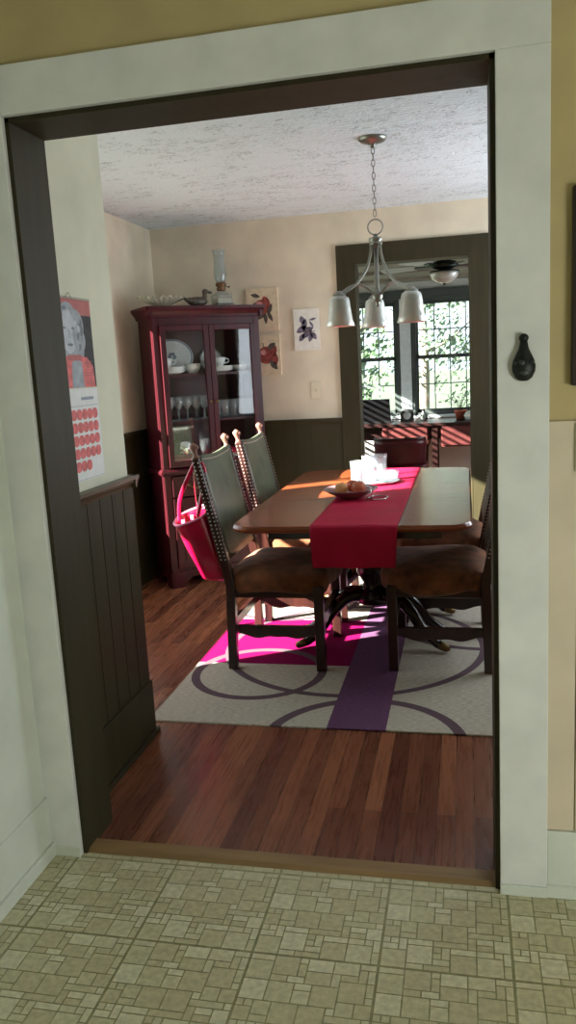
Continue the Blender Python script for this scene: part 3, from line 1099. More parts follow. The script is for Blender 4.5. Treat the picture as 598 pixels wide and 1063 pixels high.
# ---------------------------------------------------------------- china cabinet, set across the corner
CA = math.radians(40)
CWD, CD = 0.735, 0.282
F0 = V((-0.765, 2.829, 0))
cab = thing('china_cabinet', 'tall dark red glass door china cabinet set across the room corner', 'cabinet', F0, CA)


def cw(x, y, z):
    return F0 + V((x*math.cos(CA)-y*math.sin(CA), x*math.sin(CA)+y*math.cos(CA), z))


ct = 1.755
b = MB()
b.box(0, 0.022, 0, CD, 0.09, ct).box(CWD-0.022, CWD, 0, CD, 0.09, ct)
b.box(0, CWD, CD-0.012, CD, 0.09, ct).box(0.02, CWD-0.02, 0.004, CD-0.01, ct-0.03, ct).box(0.02, CWD-0.02, 0.0, CD-0.01, 0.09, 0.13)
b.box(0.02, CWD-0.02, 0.0, CD-0.01, 0.745, 0.785)
b.box(0.0, 0.045, -0.004, 0.02, 0.09, ct).box(CWD-0.045, CWD, -0.004, 0.02, 0.09, ct)
b.box(0.03, CWD-0.03, -0.004, 0.02, ct-0.075, ct)
b.build('carcass', M['mahogany'], cab, bevel=0.002)
COR = [(0, 1.735), (0.012, 1.738), (0.016, 1.755), (0.030, 1.772), (0.036, 1.785), (0.042, 1.787), (0.042, 1.806), (0, 1.806)]
b = MB().prism(COR, (-0.030, 0, 0), (0, -1, 0), (0, 0, 1), (CWD+0.06, 0, 0))
b.prism(COR, (0, -0.030, 0), (-1, 0, 0), (0, 0, 1), (0, CD+0.03, 0)).prism(COR, (CWD, -0.030, 0), (1, 0, 0), (0, 0, 1), (0, CD+0.03, 0))
b.box(0, CWD, 0, CD, 1.755, 1.804)
b.build('cornice', M['mahogany'], cab)
WST = [(0, 0.742), (0.012, 0.745), (0.020, 0.758), (0.020, 0.770), (0.008, 0.784), (0, 0.786)]
b = MB().prism(WST, (-0.012, -0.004, 0), (0, -1, 0), (0, 0, 1), (CWD+0.024, 0, 0)).prism(WST, (0, -0.016, 0), (-1, 0, 0), (0, 0, 1), (0, CD+0.016, 0)).prism(WST, (CWD, -0.016, 0), (1, 0, 0), (0, 0, 1), (0, CD+0.016, 0))
b.build('waist_moulding', M['mahogany'], cab)
br = [(0, 0.0), (0.10, 0.0), (0.115, 0.035), (0.15, 0.062), (CWD-0.15+0.02, 0.062), (CWD-0.115+0.02, 0.035), (CWD-0.10+0.02, 0.0), (CWD+0.02, 0.0), (CWD+0.02, 0.105), (0, 0.105)]
b = MB().prism(br, (-0.010, -0.014, 0), (1, 0, 0), (0, 0, 1), (0, 0.022, 0))
bs = [(0, 0.0), (0.08, 0.0), (0.09, 0.035), (0.11, 0.062), (CD-0.08, 0.062), (CD-0.07, 0.0), (CD, 0.0), (CD, 0.105), (0, 0.105)]
b.prism(bs, (-0.010, -0.014, 0), (0, 1, 0), (0, 0, 1), (0.022, 0, 0)).prism(bs, (CWD-0.012, -0.014, 0), (0, 1, 0), (0, 0, 1), (0.022, 0, 0))
b.build('bracket_base', M['mahogany'], cab, bevel=0.002)
SH1, SH2, SH0 = 1.385, 1.085, 0.785
for z in (SH2, SH1):
    MB().box(0.022, CWD-0.022, 0.03, CD-0.012, z-0.016, z).build('shelf', M['mahogany'], cab)
dz0, dz1 = 0.795, 1.690
mid = CWD/2
for x0, x1, kx in ((0.040, mid-0.001, mid-0.022), (mid+0.001, CWD-0.040, mid+0.022)):
    b = MB()
    s = 0.036
    b.box(x0, x0+s, -0.022, -0.002, dz0, dz1).box(x1-s, x1, -0.022, -0.002, dz0, dz1)
    b.box(x0+s, x1-s, -0.022, -0.002, dz0, dz0+s).box(x0+s, x1-s, -0.022, -0.002, dz1-s, dz1)
    d = b.build('door', M['mahogany'], cab, bevel=0.003)
    MB().box(x0+s-0.004, x1-s+0.004, -0.014, -0.011, dz0+s-0.004, dz1-s+0.004).build('glass_pane', M['pane'], d)
    MB().lathe([(0.004, 0), (0.004, 0.008), (0.009, 0.012), (0.010, 0.018), (0.005, 0.023), (0, 0.024)], (kx, -0.022, 1.20), (0, -1, 0), 12).build('knob', M['brass'], d)
# drawers over two lower doors
for x0, x1 in ((0.048, mid-0.004), (mid+0.004, CWD-0.048)):
    d = MB().box(x0, x1, -0.016, -0.002, 0.600, 0.735).build('drawer', M['mahogany'], cab, bevel=0.004)
    xm = (x0+x1)/2
    b = MB().tube(smoothpath([(xm-0.045, -0.017, 0.672), (xm-0.042, -0.034, 0.665), (xm, -0.038, 0.652), (xm+0.042, -0.034, 0.665), (xm+0.045, -0.017, 0.672)], 5), 0.0042, 8)
    b.lathe([(0.011, 0), (0.011, 0.003), (0, 0.006)], (xm-0.045, -0.016, 0.673), (0, -1, 0), 12).lathe([(0.011, 0), (0.011, 0.003), (0, 0.006)], (xm+0.045, -0.016, 0.673), (0, -1, 0), 12)
    b.build('pull', M['brass'], d)
    b = MB().box(x0, x1, -0.016, -0.002, 0.125, 0.590)
    b.box(x0+0.05, x1-0.05, -0.021, -0.015, 0.175, 0.540)
    d = b.build('lower_door', M['mahogany'], cab, bevel=0.004)
    kx = x1-0.025 if x0 < 0.1 else x0+0.025
    MB().lathe([(0.004, 0), (0.004, 0.008), (0.010, 0.014), (0.006, 0.022), (0, 0.023)], (kx, -0.016, 0.38), (0, -1, 0), 12).build('knob', M['brass'], d)

# china inside the cabinet


def plate_on_edge(x, y, z, rx, rz_, label):
    b = MB()
    tilt = math.radians(12)
    o = cw(x, y, z)
    prof = [(0.0, 0.0), (0.55, 0.0), (0.68, 0.010), (0.98, 0.018), (1.0, 0.021), (0.97, 0.022), (0.90, 0.0205), (0.68, 0.015), (0.54, 0.005), (0.0, 0.005)]
    nrm = V((math.sin(CA)*math.cos(tilt), -math.cos(CA)*math.cos(tilt), math.sin(tilt)))
    e1 = V((math.cos(CA), math.sin(CA), 0))
    e2 = e1.cross(nrm)*-1
    e2 = V((-math.sin(CA)*math.sin(tilt), math.cos(CA)*math.sin(tilt), math.cos(tilt)))
    seg = 36
    c = o+e2*rz_
    vs, fs, mi = [], [], []
    for r, h in prof:
        for k in range(seg):
            a = 2*PI*k/seg
            vs.append(c+e1*(r*rx*math.cos(a))+e2*(r*rz_*math.sin(a))+nrm*h)
    b.v = [tuple(v) for v in vs]
    for i in range(len(prof)-1):
        for k in range(seg):
            k2 = (k+1) % seg
            b.f.append((i*seg+k, i*seg+k2, (i+1)*seg+k2, (i+1)*seg+k))
            b.mi.append(1 if i == 5 else 0)
            b.sm.append(True)
    # small painted motif in the well
    for k in range(6):
        a = k*PI/3
        q = c+e1*(0.020*math.cos(a))+e2*(0.020*math.sin(a))+nrm*0.0058
        b.add([q+e1*0.013*math.cos(a+t)+e2*0.013*math.sin(a+t) for t in (0, 1.57, 3.14, 4.71)], [(0, 1, 2, 3)], 1)
    o_ = b.build('platter', [M['china'], M['china_rim']])
    return tag(o_, label, 'plate', 'china in the cabinet')


plate_on_edge(0.205, 0.228, SH1+0.002, 0.142, 0.115, 'large oval white platter standing upright on the top cabinet shelf')
plate_on_edge(0.475, 0.232, SH1+0.002, 0.080, 0.080, 'small round white plate standing upright behind the other cabinet door')


def plate_flat(x, y, z, r, label, group, mat='china'):
    o = MB().lathe([(0, 0), (r*0.6, 0), (r*0.7, 0.004), (r, 0.014), (r, 0.0165), (r*0.68, 0.0075), (r*0.58, 0.003), (0, 0.003)], seg=28).build('plate', [M[mat]])
    o.location = cw(x, y, z)
    return tag(o, label, 'plate', group)


for k in range(5):
    plate_flat(0.140, 0.105, SH1+0.001+k*0.0075, 0.088, 'white plate in the flat stack below the big platter', 'stacked plates below the platter')
for k in range(4):
    plate_flat(0.480, 0.110, SH1+0.001+k*0.0075, 0.092, 'white plate in the flat stack below the small upright plate', 'stacked plates below the upright plate')


def cup(x, y, z, label, r=0.042, h=0.055, bowl=False):
    t = thing('bowl' if bowl else 'cup', label, 'bowl' if bowl else 'cup', cw(x, y, z), CA, 'china in the cabinet')
    MB().lathe([(0, 0), (r*0.55, 0), (r*0.55, 0.006), (r*0.8, h*0.35), (r, h), (r-0.003, h), (r*0.75, h*0.38), (r*0.4, 0.010), (0, 0.009)], seg=24).build('body', M['china'], t)
    if not bowl:
        MB().tube(smoothpath([(r*0.92, 0, h*0.85), (r*1.45, 0, h*0.8), (r*1.5, 0, h*0.45), (r*0.8, 0, h*0.3)], 5), 0.004, 7).build('handle', M['china'], t)
    return t


cup(0.11, 0.105, SH1+0.047, 'white cup resting on the plates below the big platter')
cup(0.288, 0.100, SH1+0.001, 'white footed bowl beside the plates below the big platter', 0.055, 0.062, True)
cup(0.485, 0.11, SH1+0.040, 'white cup resting on the plates behind the other cabinet door')
cup(0.632, 0.11, SH1+0.001, 'white shallow bowl at the end of the top cabinet shelf', 0.055, 0.04, True)


def goblet(h=0.155, r=0.032):
    return [(0.030, 0), (0.030, 0.003), (0.005, 0.008), (0.0045, h*0.42), (0.012, h*0.47), (r, h*0.66), (r*0.95, h), (r*0.92, h), (r*0.94, h*0.67), (0.008, h*0.5), (0, h*0.49)]


def tumbler(h=0.115, r=0.031):
    return [(0, 0), (r*0.85, 0), (r, h), (r-0.002, h), (r*0.8, 0.010), (0, 0.010)]


def shelf_glass(first, kind, prof, label, x, y, z):
    if first is None:
        o = MB().lathe(prof, seg=18).build(kind, M['glassware'])
        tag(o, label, 'glass', 'glasses on the middle cabinet shelf')
    else:
        o = first.copy()
        C.objects.link(o)
        o['label'] = label
    o.location = cw(x, y, z)
    return o


g0 = None
ordn = ['first', 'second', 'third', 'fourth', 'fifth']
for k in range(5):
    g0 = shelf_glass(g0, 'stemmed_glass', goblet(), '%s front stemmed glass from the hinge side, middle cabinet shelf' % ordn[k], 0.105+0.060*k, 0.09, SH2+0.001) if k == 0 else (shelf_glass(g0, 'stemmed_glass', goblet(), '%s front stemmed glass from the hinge side, middle cabinet shelf' % ordn[k], 0.105+0.060*k, 0.09, SH2+0.001), g0)[1]
for k in range(4):
    shelf_glass(g0, 'stemmed_glass', goblet(), '%s stemmed glass in the rear row, middle cabinet shelf' % ordn[k], 0.125+0.070*k, 0.185, SH2+0.001)
t0 = None
for k in range(5):
    o = shelf_glass(t0, 'tumbler', tumbler(), '%s front tumbler counted from the door meeting edge, middle cabinet shelf' % ordn[k], 0.430+0.062*k, 0.09, SH2+0.001)
    t0 = t0 or o
for k in range(4):
    shelf_glass(t0, 'tumbler', tumbler(), '%s tumbler in the rear row, middle cabinet shelf' % ordn[k], 0.445+0.066*k, 0.185, SH2+0.001)
o = MB().lathe([(0, 0), (0.06, 0), (0.075, 0.006), (0.118, 0.055), (0.114, 0.056), (0.07, 0.012), (0, 0.010)], seg=28).build('serving_bowl', M['red_china'])
o.location = cw(0.19, 0.13, SH0+0.001)
tag(o, 'red glazed serving bowl on the lowest shelf behind glass', 'bowl', 'china in the cabinet')
o = MB().lathe([(0, 0), (0.05, 0), (0.08, 0.03), (0.09, 0.08), (0.082, 0.13), (0.05, 0.15), (0.015, 0.155), (0.018, 0.17), (0, 0.178)], seg=26).build('tureen', M['silver'])
o.location = cw(0.19, 0.13, SH0+0.03)
tag(o, 'shiny lidded pot nested in the red serving bowl', 'pot', 'china in the cabinet')
o = MB().lathe([(0, 0), (0.05, 0), (0.06, 0.006), (0.09, 0.045), (0.087, 0.046), (0.055, 0.010), (0, 0.009)], seg=26).build('serving_bowl', M['china'])
o.location = cw(0.55, 0.13, SH0+0.001)
tag(o, 'white serving bowl on the lowest shelf behind the chair backs', 'bowl', 'china in the cabinet')

# on top of the cabinet
CT = 1.806
t = thing('fluted_dish', 'pale fluted fan dish on the cabinet top near the wall corner', 'dish', cw(0.115, 0.11, CT), CA)
b = MB()
nf = 44


def flute(u, v):
    a = 2*PI*u
    r = 0.040+0.120*v
    wob = (0.004+0.010*v)*math.cos(a*nf/2)
    return ((r+wob*0.4)*math.cos(a), (r+wob*0.4)*math.sin(a)*0.62, 0.004+0.058*v**0.8+wob*0.5)


b.grid(flute, nf*4, 8)
b.lathe([(0, 0.0), (0.042, 0.0), (0.042, 0.006), (0, 0.006)], seg=20, sy=0.62)
b.build('dish', M['flute'], t, solid=0.002)
b = MB()
for k in range(22):
    a = 2*PI*(k+0.5)/22
    b.tube([(0.05*math.cos(a), 0.05*math.sin(a)*0.62, 0.016), (0.11*math.cos(a), 0.11*math.sin(a)*0.62, 0.042), (0.160*math.cos(a), 0.160*math.sin(a)*0.62, 0.061)], 0.0028, 5)
b.build('ribs', M['flute_dark'], t)

dk = thing('duck_decoy', 'small dark carved duck decoy on the cabinet top', 'duck figurine', cw(0.33, 0.04, CT), CA)
b = MB()
b.ball((0, 0, 0.030), 0.070, 0.034, 0.031, 18, 12)
b.tube(smoothpath([(-0.05, 0, 0.034), (-0.075, 0, 0.042), (-0.092, 0, 0.050)], 4), [0.024, 0.020, 0.017, 0.015, 0.013, 0.011, 0.008, 0.006, 0.003], 10)
b.tube(smoothpath([(0.040, 0, 0.040), (0.052, 0, 0.062), (0.053, 0, 0.084)], 4), [0.024, 0.021, 0.018, 0.016, 0.015, 0.014, 0.014, 0.014, 0.014], 12)
b.ball((0.057, 0, 0.092), 0.021, 0.017, 0.017, 14, 10)
b.build('body', M['duck'], dk)
MB().tube([(0.072, 0, 0.090), (0.085, 0, 0.087), (0.100, 0, 0.085), (0.103, 0, 0.085)], [0.010, 0.008, 0.009, 0.003], 10, flat=0.5).build('bill', M['duck_bill'], dk)

ol = thing('oil_lamp', 'clear glass oil lamp with tall chimney on the cabinet top', 'oil lamp', cw(0.515, 0.075, CT), CA)
b = MB().prism([(p[0], p[1]) for p in round_rect(0.066, 0.066, 0.012, 3)], (0, 0, 0), (1, 0, 0), (0, 1, 0), (0, 0, 0.016))
b.prism([(p[0], p[1]) for p in round_rect(0.056, 0.056, 0.012, 3)], (0, 0, 0.016), (1, 0, 0), (0, 1, 0), (0, 0, 0.060))
b.lathe([(0.05, 0.076), (0.04, 0.086), (0.026, 0.094), (0.024, 0.10)], seg=20)
b.build('font', M['lamp_glass'], ol)
MB().prism([(p[0], p[1]) for p in round_rect(0.050, 0.050, 0.010, 3)], (0, 0, 0.018), (1, 0, 0), (0, 1, 0), (0, 0, 0.030)).build('oil', M['flute'], ol)
b = MB().lathe([(0.026, 0.10), (0.030, 0.104), (0.030, 0.116), (0.022, 0.122), (0.034, 0.132), (0.036, 0.140), (0.032, 0.146), (0.030, 0.152)], seg=20)
b.tube([(0.03, 0, 0.125), (0.055, 0, 0.125)], 0.0025, 6).lathe([(0.008, 0), (0.008, 0.004)], (0.055, 0, 0.125), (1, 0, 0), 10)
b.build('burner', M['lamp_oil'], ol)
b = MB().lathe([(0.029, 0.150), (0.036, 0.172), (0.042, 0.20), (0.040, 0.235), (0.035, 0.28), (0.037, 0.325), (0.043, 0.358), (0.041, 0.358), (0.035, 0.325), (0.033, 0.28), (0.038, 0.235), (0.040, 0.20), (0.034, 0.173), (0.027, 0.150)], seg=24, caps=False)
b.build('chimney', M['lamp_glass'], ol)

# ---------------------------------------------------------------- prints on the back wall


def blob(b, cx, cz, rx, rz_, mi, y, ang=0.0, n=18, point=0.0):
    """a flat inked shape lying on the print"""
    vs = []
    ca, sa = math.cos(ang), math.sin(ang)
    for k in range(n):
        a = 2*PI*k/n
        px_, pz_ = rx*math.cos(a), rz_*math.sin(a)
        if point:
            pz_ *= (1-point*abs(math.cos(a))**2)
        vs.append((cx+px_*ca-pz_*sa, y, cz+px_*sa+pz_*ca))
    b.add(vs, [tuple(range(n))], mi)


def print_board(x0, x1, z0, z1, label, kind):
    b = MB().box(x0, x1, YB-0.016, YB, z0, z1)
    y = YB-0.0165
    cx, cz = (x0+x1)/2, (z0+z1)/2
    wd, hg = x1-x0, z1-z0
    if kind == 'fruit_pale':
        blob(b, cx-0.005, cz+0.015, 0.056, 0.052, 2, y)
        blob(b, cx-0.022, cz+0.030, 0.028, 0.026, 3, y-0.0004)
        blob(b, cx+0.03, cz+0.045, 0.026, 0.045, 2, y-0.0003, 0.4)
        for (dx, dz, a, L) in ((-0.045, 0.095, -0.25, 0.035), (0.05, -0.045, -1.1, 0.045), (0.02, -0.06, -1.5, 0.04), (-0.02, -0.05, 0.3, 0.04), (0.055, 0.0, 1.2, 0.04), (-0.06, 0.02, 1.3, 0.035)):
            blob(b, cx+dx, cz+dz, L, 0.014, 4, y-0.0006, a, 14, 0.7)
    elif kind == 'fruit_dark':
        blob(b, cx+0.01, cz, 0.062, 0.060, 2, y)
        blob(b, cx-0.01, cz+0.02, 0.02, 0.018, 3, y-0.0004)
        for (dx, dz, a, L) in ((0.065, 0.02, 1.2, 0.045), (0.075, -0.03, 1.6, 0.045), (0.05, 0.06, 0.6, 0.035), (0.06, -0.07, -0.9, 0.04)):
            blob(b, cx+dx, cz+dz, L, 0.02, 2 if L > 0.04 else 4, y-0.0006, a, 14, 0.6)
        b.box(cx-0.012, cx-0.006, y-0.0008, y, cz+0.05, cz+0.085, 4)
    else:
        for (dx, dz, a, L, wd_) in ((-0.028, 0.065, 1.9, 0.030, 0.020), (-0.015, 0.035, 1.3, 0.04, 0.02), (-0.035, 0.005, 0.5, 0.042, 0.020), (0.01, 0.0, 0.3, 0.040, 0.018), (0.0, -0.03, 0.6, 0.045, 0.02), (0.045, -0.04, -0.9, 0.035, 0.018), (-0.035, -0.05, 1.0, 0.032, 0.018), (0.035, 0.035, -1.0, 0.026, 0.009), (0.045, 0.068, 0.2, 0.028, 0.008), (0.025, -0.055, 1.2, 0.03, 0.016)):
            blob(b, cx+dx, cz+dz, L, wd_, 5, y, a, 14, 0.5)
        b.tube([(cx-0.06, y, cz-0.02), (cx, y, cz-0.012), (cx+0.06, y, cz-0.012)], 0.002, 5, 4)
    o = b.build('botanical_print', [M['canvas'], M['canvas'], M['ink_red'], M['ink_pink'], M['ink_leaf'], M['ink_violet']] if kind != 'leaves' else [M['canvas_white'], M['canvas'], M['ink_red'], M['ink_pink'], M['ink_leaf'], M['ink_violet']])
    return tag(o, label, 'wall print', 'prints beside the china cabinet')


print_board(-0.345, -0.122, 1.652, 1.935, 'cream print of a pale red fruit above the other fruit print', 'fruit_pale')
print_board(-0.345, -0.122, 1.345, 1.620, 'cream print of a dark red fruit half hidden by the cabinet', 'fruit_dark')
print_board(-0.018, 0.160, 1.500, 1.778, 'white print of grey violet leaves next to the dark casing', 'leaves')


def switch_plate(x, z, y, sgn_, label, wd=0.07, hg=0.115):
    t = thing('light_switch', label, 'light switch', (x, y, z))
    MB().box(-wd/2, wd/2, -0.006, 0, -hg/2, hg/2).build('plate', M['switch'], t, bevel=0.002)
    MB().prism([(0, -0.012), (-0.010, 0.006), (-0.006, 0.012), (0, 0.012)], (-0.005, -0.005, 0), (0, 1, 0), (0, 0, 1), (0.010, 0, 0)).build('toggle', M['switch'], t)


switch_plate(0.116, 1.225, YB, 1, 'ivory light switch on the dining back wall below the leaf print')
switch_plate(1.414, 1.172, -0.010, 1, 'ivory light switch on the kitchen wall below the dark frame')

# ---------------------------------------------------------------- wall calendar on the closet wall
cal = thing('wall_calendar', 'wall calendar with a grey portrait above rows of coral date ovals', 'calendar', (XS, 0.44, 1.06))
y0, y1 = -0.15, 0.145
MB().box(0.0005, 0.0025, y0, y1, 0, 0.300).build('date_sheet', M['paper'], cal)
b = MB()
cwid = (y1-y0-0.03)/7
for r, cols in enumerate((range(2, 7), range(7), range(7), range(7), range(0, 5))):
    for c in cols:
        cy = y0+0.015+cwid*(c+0.5)
        cz = 0.216-0.042*r
        vs = [(0.0030, cy+0.0198*math.copysign(abs(math.cos(k*PI/8))**0.8, math.cos(k*PI/8)), cz+0.0178*math.copysign(abs(math.sin(k*PI/8))**0.8, math.sin(k*PI/8))) for k in range(16)]
        b.add(vs, [tuple(range(16))])
b.build('date_ovals', M['coral'], cal)
b = MB().box(0.0026, 0.003, 0.02, 0.11, 0.262, 0.272).box(0.0026, 0.003, y0+0.01, y1-0.01, 0.243, 0.2445)
b.box(0.0026, 0.003, y0, y1, 0.003, 0.0045)
b.build('month_bar', M['print_text'], cal)
pp = MB().box(0.0005, 0.0025, y0, y1, 0.303, 0.585).build('picture_sheet', M['print_dark'], cal)


def flat(b, pts, x, mi=0):
    b.add([(x, y, z) for y, z in pts], [tuple(range(len(pts)))], mi)


def oval(cy, cz, ry, rz_, n=20, a=0.0):
    return [(cy+ry*math.cos(2*PI*k/n)*math.cos(a)-rz_*math.sin(2*PI*k/n)*math.sin(a), cz+ry*math.cos(2*PI*k/n)*math.sin(a)+rz_*math.sin(2*PI*k/n)*math.cos(a)) for k in range(n)]


b = MB()
flat(b, [(y0, 0.535), (y1, 0.535), (y1, 0.585), (y0, 0.585)], 0.0027, 0)
rr = random.Random(4)
for (cy, cz, r) in ((-0.02, 0.50, 0.075), (0.03, 0.50, 0.055), (0.045, 0.455, 0.045), (0.035, 0.42, 0.04), (-0.08, 0.48, 0.05), (-0.07, 0.43, 0.04)):
    flat(b, oval(cy, cz, r, r*0.98, 24), 0.0028+0.00002*rr.random(), 1)
for q in range(46):
    a_ = rr.uniform(-0.9, 3.6)
    rad = rr.uniform(0.055, 0.088)
    cy, cz = -0.015+rad*math.cos(a_), 0.480+rad*0.95*math.sin(a_)
    flat(b, oval(cy, cz, rr.uniform(0.010, 0.018), rr.uniform(0.006, 0.010), 12, a_+1.3), 0.0030+0.000004*q, (1, 2, 5)[q % 3])
flat(b, [(-0.045, 0.395), (0.035, 0.395), (0.045, 0.455), (-0.05, 0.455)], 0.0033, 1)
flat(b, oval(-0.022, 0.478, 0.052, 0.066, 26), 0.0034, 2)
flat(b, oval(0.018, 0.462, 0.014, 0.038, 20, 0.2), 0.0035, 1)
flat(b, oval(0.010, 0.492, 0.012, 0.0035, 14), 0.0036, 5)
flat(b, oval(-0.050, 0.492, 0.012, 0.0035, 14), 0.0036, 5)
flat(b, oval(-0.018, 0.440, 0.019, 0.0045, 14), 0.0036, 5)
flat(b, [(-0.024, 0.487), (-0.016, 0.487), (-0.008, 0.461), (-0.026, 0.459)], 0.00355, 1)
flat(b, [(-0.13, 0.303), (0.135, 0.303), (0.128, 0.37), (0.09, 0.400), (0.04, 0.404), (-0.05, 0.404), (-0.1, 0.39)], 0.0033, 4)
flat(b, [(-0.03, 0.303), (0.055, 0.303), (0.050, 0.385), (0.02, 0.395), (-0.02, 0.385)], 0.0035, 1)
flat(b, [(-0.045, 0.390), (0.045, 0.390), (0.052, 0.408), (-0.045, 0.408)], 0.0036, 0)
for q in range(9):
    flat(b, [(0.062, 0.315+0.009*q), (0.122, 0.313+0.009*q), (0.122, 0.315+0.009*q), (0.062, 0.317+0.009*q)], 0.0036, 0)
po = b.build('portrait', [M['print_dusty'], M['print_grey'], M['print_pale'], M['print_dark'], M['coral'], M['print_mid']], pp)
b = MB()
for k in range(24):
    cy = y0+0.006+(y1-y0-0.012)*k/23
    b.tube([(0.0035+0.003*math.cos(a), cy, 0.586+0.004*math.sin(a)) for a in [2*PI*q/8 for q in range(8)]], 0.0007, 4, closed=True)
b.tube(smoothpath([(0.002, -0.02, 0.587), (0.003, -0.006, 0.601), (0.003, 0.006, 0.601), (0.002, 0.02, 0.587)], 4), 0.0008, 5)
b.build('wire_binding', M['nickel'], cal)

# ---------------------------------------------------------------- kitchen wall things
wo = thing('wall_ornament', 'small dark pear shaped metal ornament on the white casing', 'ornament', (1.262, -0.0205, 1.384))
prof = [(0.0, -0.052), (0.010, -0.051), (0.019, -0.044), (0.0255, -0.030), (0.0265, -0.018), (0.024, -0.005), (0.018, 0.008), (0.012, 0.020), (0.009, 0.032), (0.008, 0.040)]
b = MB()
nn = 20
vs, fs = [], []
for r, z in prof:
    for k in range(nn):
        a = 2*PI*k/nn
        vs.append((r*math.cos(a), -0.010+(r*0.55+0.002)*math.sin(a), z))
for i in range(len(prof)-1):
    for k in range(nn):
        k2 = (k+1) % nn
        fs.append((i*nn+k, i*nn+k2, (i+1)*nn+k2, (i+1)*nn+k))
fs.append(tuple(range((len(prof)-1)*nn, len(prof)*nn)))
b.add(vs, fs, 0, True)
b.box(-0.008, 0.008, -0.010, 0.0, -0.03, 0.03)
b.build('plate', M['iron'], wo)
MB().ball((0, -0.010, 0.046), 0.011, 0.009, 0.010).build('top_knob', M['iron'], wo)
b = MB().tube([(0.022*math.cos(a), -0.019-0.004*math.sin(a)*0, -0.012+0.010*math.sin(a)*0.5) for a in [PI*q/8 for q in range(9)]], 0.003, 6)
b.ball((-0.004, -0.021, -0.010), 0.009, 0.006, 0.008).ball((0.013, -0.017, -0.016), 0.006, 0.005, 0.005).ball((-0.015, -0.016, -0.017), 0.006, 0.005, 0.005)
b.ball((0.0, -0.021, -0.032), 0.012, 0.006, 0.007)
b.build('relief', M['pewter'], wo)

pf = thing('picture_frame', 'dark brown picture frame at the edge of the kitchen wall', 'picture frame', (1.53, 0, 1.535))
b = MB()
for x0, x1, z0, z1 in ((-0.162, -0.132, -0.219, 0.219), (0.132, 0.162, -0.219, 0.219), (-0.132, 0.132, -0.219, -0.189), (-0.132, 0.132, 0.189, 0.219)):
    b.box(x0, x1, -0.022, 0, z0, z1)
b.build('frame', M['dark_frame'], pf, bevel=0.004)
MB().box(-0.135, 0.135, -0.010, -0.002, -0.192, 0.192).build('picture', M['canvas'], pf)

# ---------------------------------------------------------------- chandelier
ch = thing('chandelier', 'brushed nickel three light chandelier over the dining table', 'chandelier', (0.735, 1.885, ZC))
MB().lathe([(0.0, -0.001), (0.066, -0.001), (0.066, -0.006), (0.055, -0.016), (0.03, -0.024), (0.012, -0.030), (0.010, -0.042), (0, -0.044)], seg=28).build('ceiling_canopy', M['nickel'], ch)
b = MB()
z = -0.040
k = 0
while z > -0.335:
    ring = []
    for q in range(12):
        a = 2*PI*q/12
        dx, dz = 0.0075*math.cos(a), 0.017*math.sin(a)
        ring.append((dx, 0, z-0.014+dz) if k % 2 == 0 else (0, dx, z-0.014+dz))
    b.tube(ring, 0.0020, 6, closed=True)
    z -= 0.027
    k += 1
b.build('chain', M['nickel'], ch)
rz0 = -0.385
MB().tube([(0.034*math.cos(2*PI*q/28), 0, rz0+0.034*math.sin(2*PI*q/28)) for q in range(28)], 0.0032, 8, closed=True).build('ring', M['nickel'], ch)
b = MB().lathe([(0, -0.414), (0.008, -0.416), (0.010, -0.428), (0.030, -0.432), (0.032, -0.438), (0.030, -0.446), (0.022, -0.450), (0.030, -0.456), (0.030, -0.462), (0.014, -0.470), (0.0115, -0.48)], seg=20)
b.lathe([(0.0105, -0.478), (0.0105, -0.66), (0.014, -0.668), (0.024, -0.676), (0.025, -0.700), (0.016, -0.716), (0.008, -0.722), (0.011, -0.732), (0.006, -0.742), (0, -0.744)], seg=18)
b.build('stem', M['nickel'], ch)
RA = 0.197
for ang in (100, 214, 326):
    a = math.radians(ang)
    ca, sa = math.cos(a), math.sin(a)

    def rp(r, z):
        return V((r*ca, r*sa, z))
    b = MB()
    b.tube(smoothpath([rp(0.024, -0.452), rp(0.030, -0.51), rp(0.058, -0.58), (rp(0.105, -0.635)), rp(0.155, -0.668), rp(RA, -0.685)], 6), 0.0066, 8)
    b.tube(smoothpath([rp(0.016, -0.690), rp(0.055, -0.655), rp(0.10, -0.640), rp(0.150, -0.655), rp(RA, -0.685)], 6), 0.0060, 8)
    b.build('arm', M['nickel'], ch)
    c = rp(RA, 0)
    sk = MB().lathe([(0.010, -0.668), (0.018, -0.676), (0.030, -0.684), (0.031, -0.706), (0.024, -0.712)], c, seg=18).build('socket', M['nickel'], ch)
    MB().lathe([(0.030, -0.692), (0.043, -0.700), (0.047, -0.715), (0.052, -0.760), (0.059, -0.800), (0.068, -0.826), (0.066, -0.827), (0.056, -0.800), (0.049, -0.760), (0.044, -0.716), (0.040, -0.703), (0.028, -0.696)], c, seg=28, caps=False).build('lamp_shade', M['frost'], ch)
    MB().lathe([(0, -0.79), (0.018, -0.784), (0.026, -0.765), (0.022, -0.742), (0.014, -0.725), (0.013, -0.708)], c, seg=16).build('bulb', M['frost'], ch)

# ---------------------------------------------------------------- things on the table
TT = TZ+0.005
fb = MB().lathe([(0, 0), (0.045, 0.0), (0.050, 0.004), (0.09, 0.018), (0.128, 0.040), (0.133, 0.043), (0.131, 0.046), (0.088, 0.024), (0.05, 0.010), (0, 0.009)], seg=36).build('fruit_bowl', M['bowl'])
fb.location = (0.585, 1.80, TT)
tag(fb, 'shallow pale bowl holding fruit on the red runner', 'bowl')


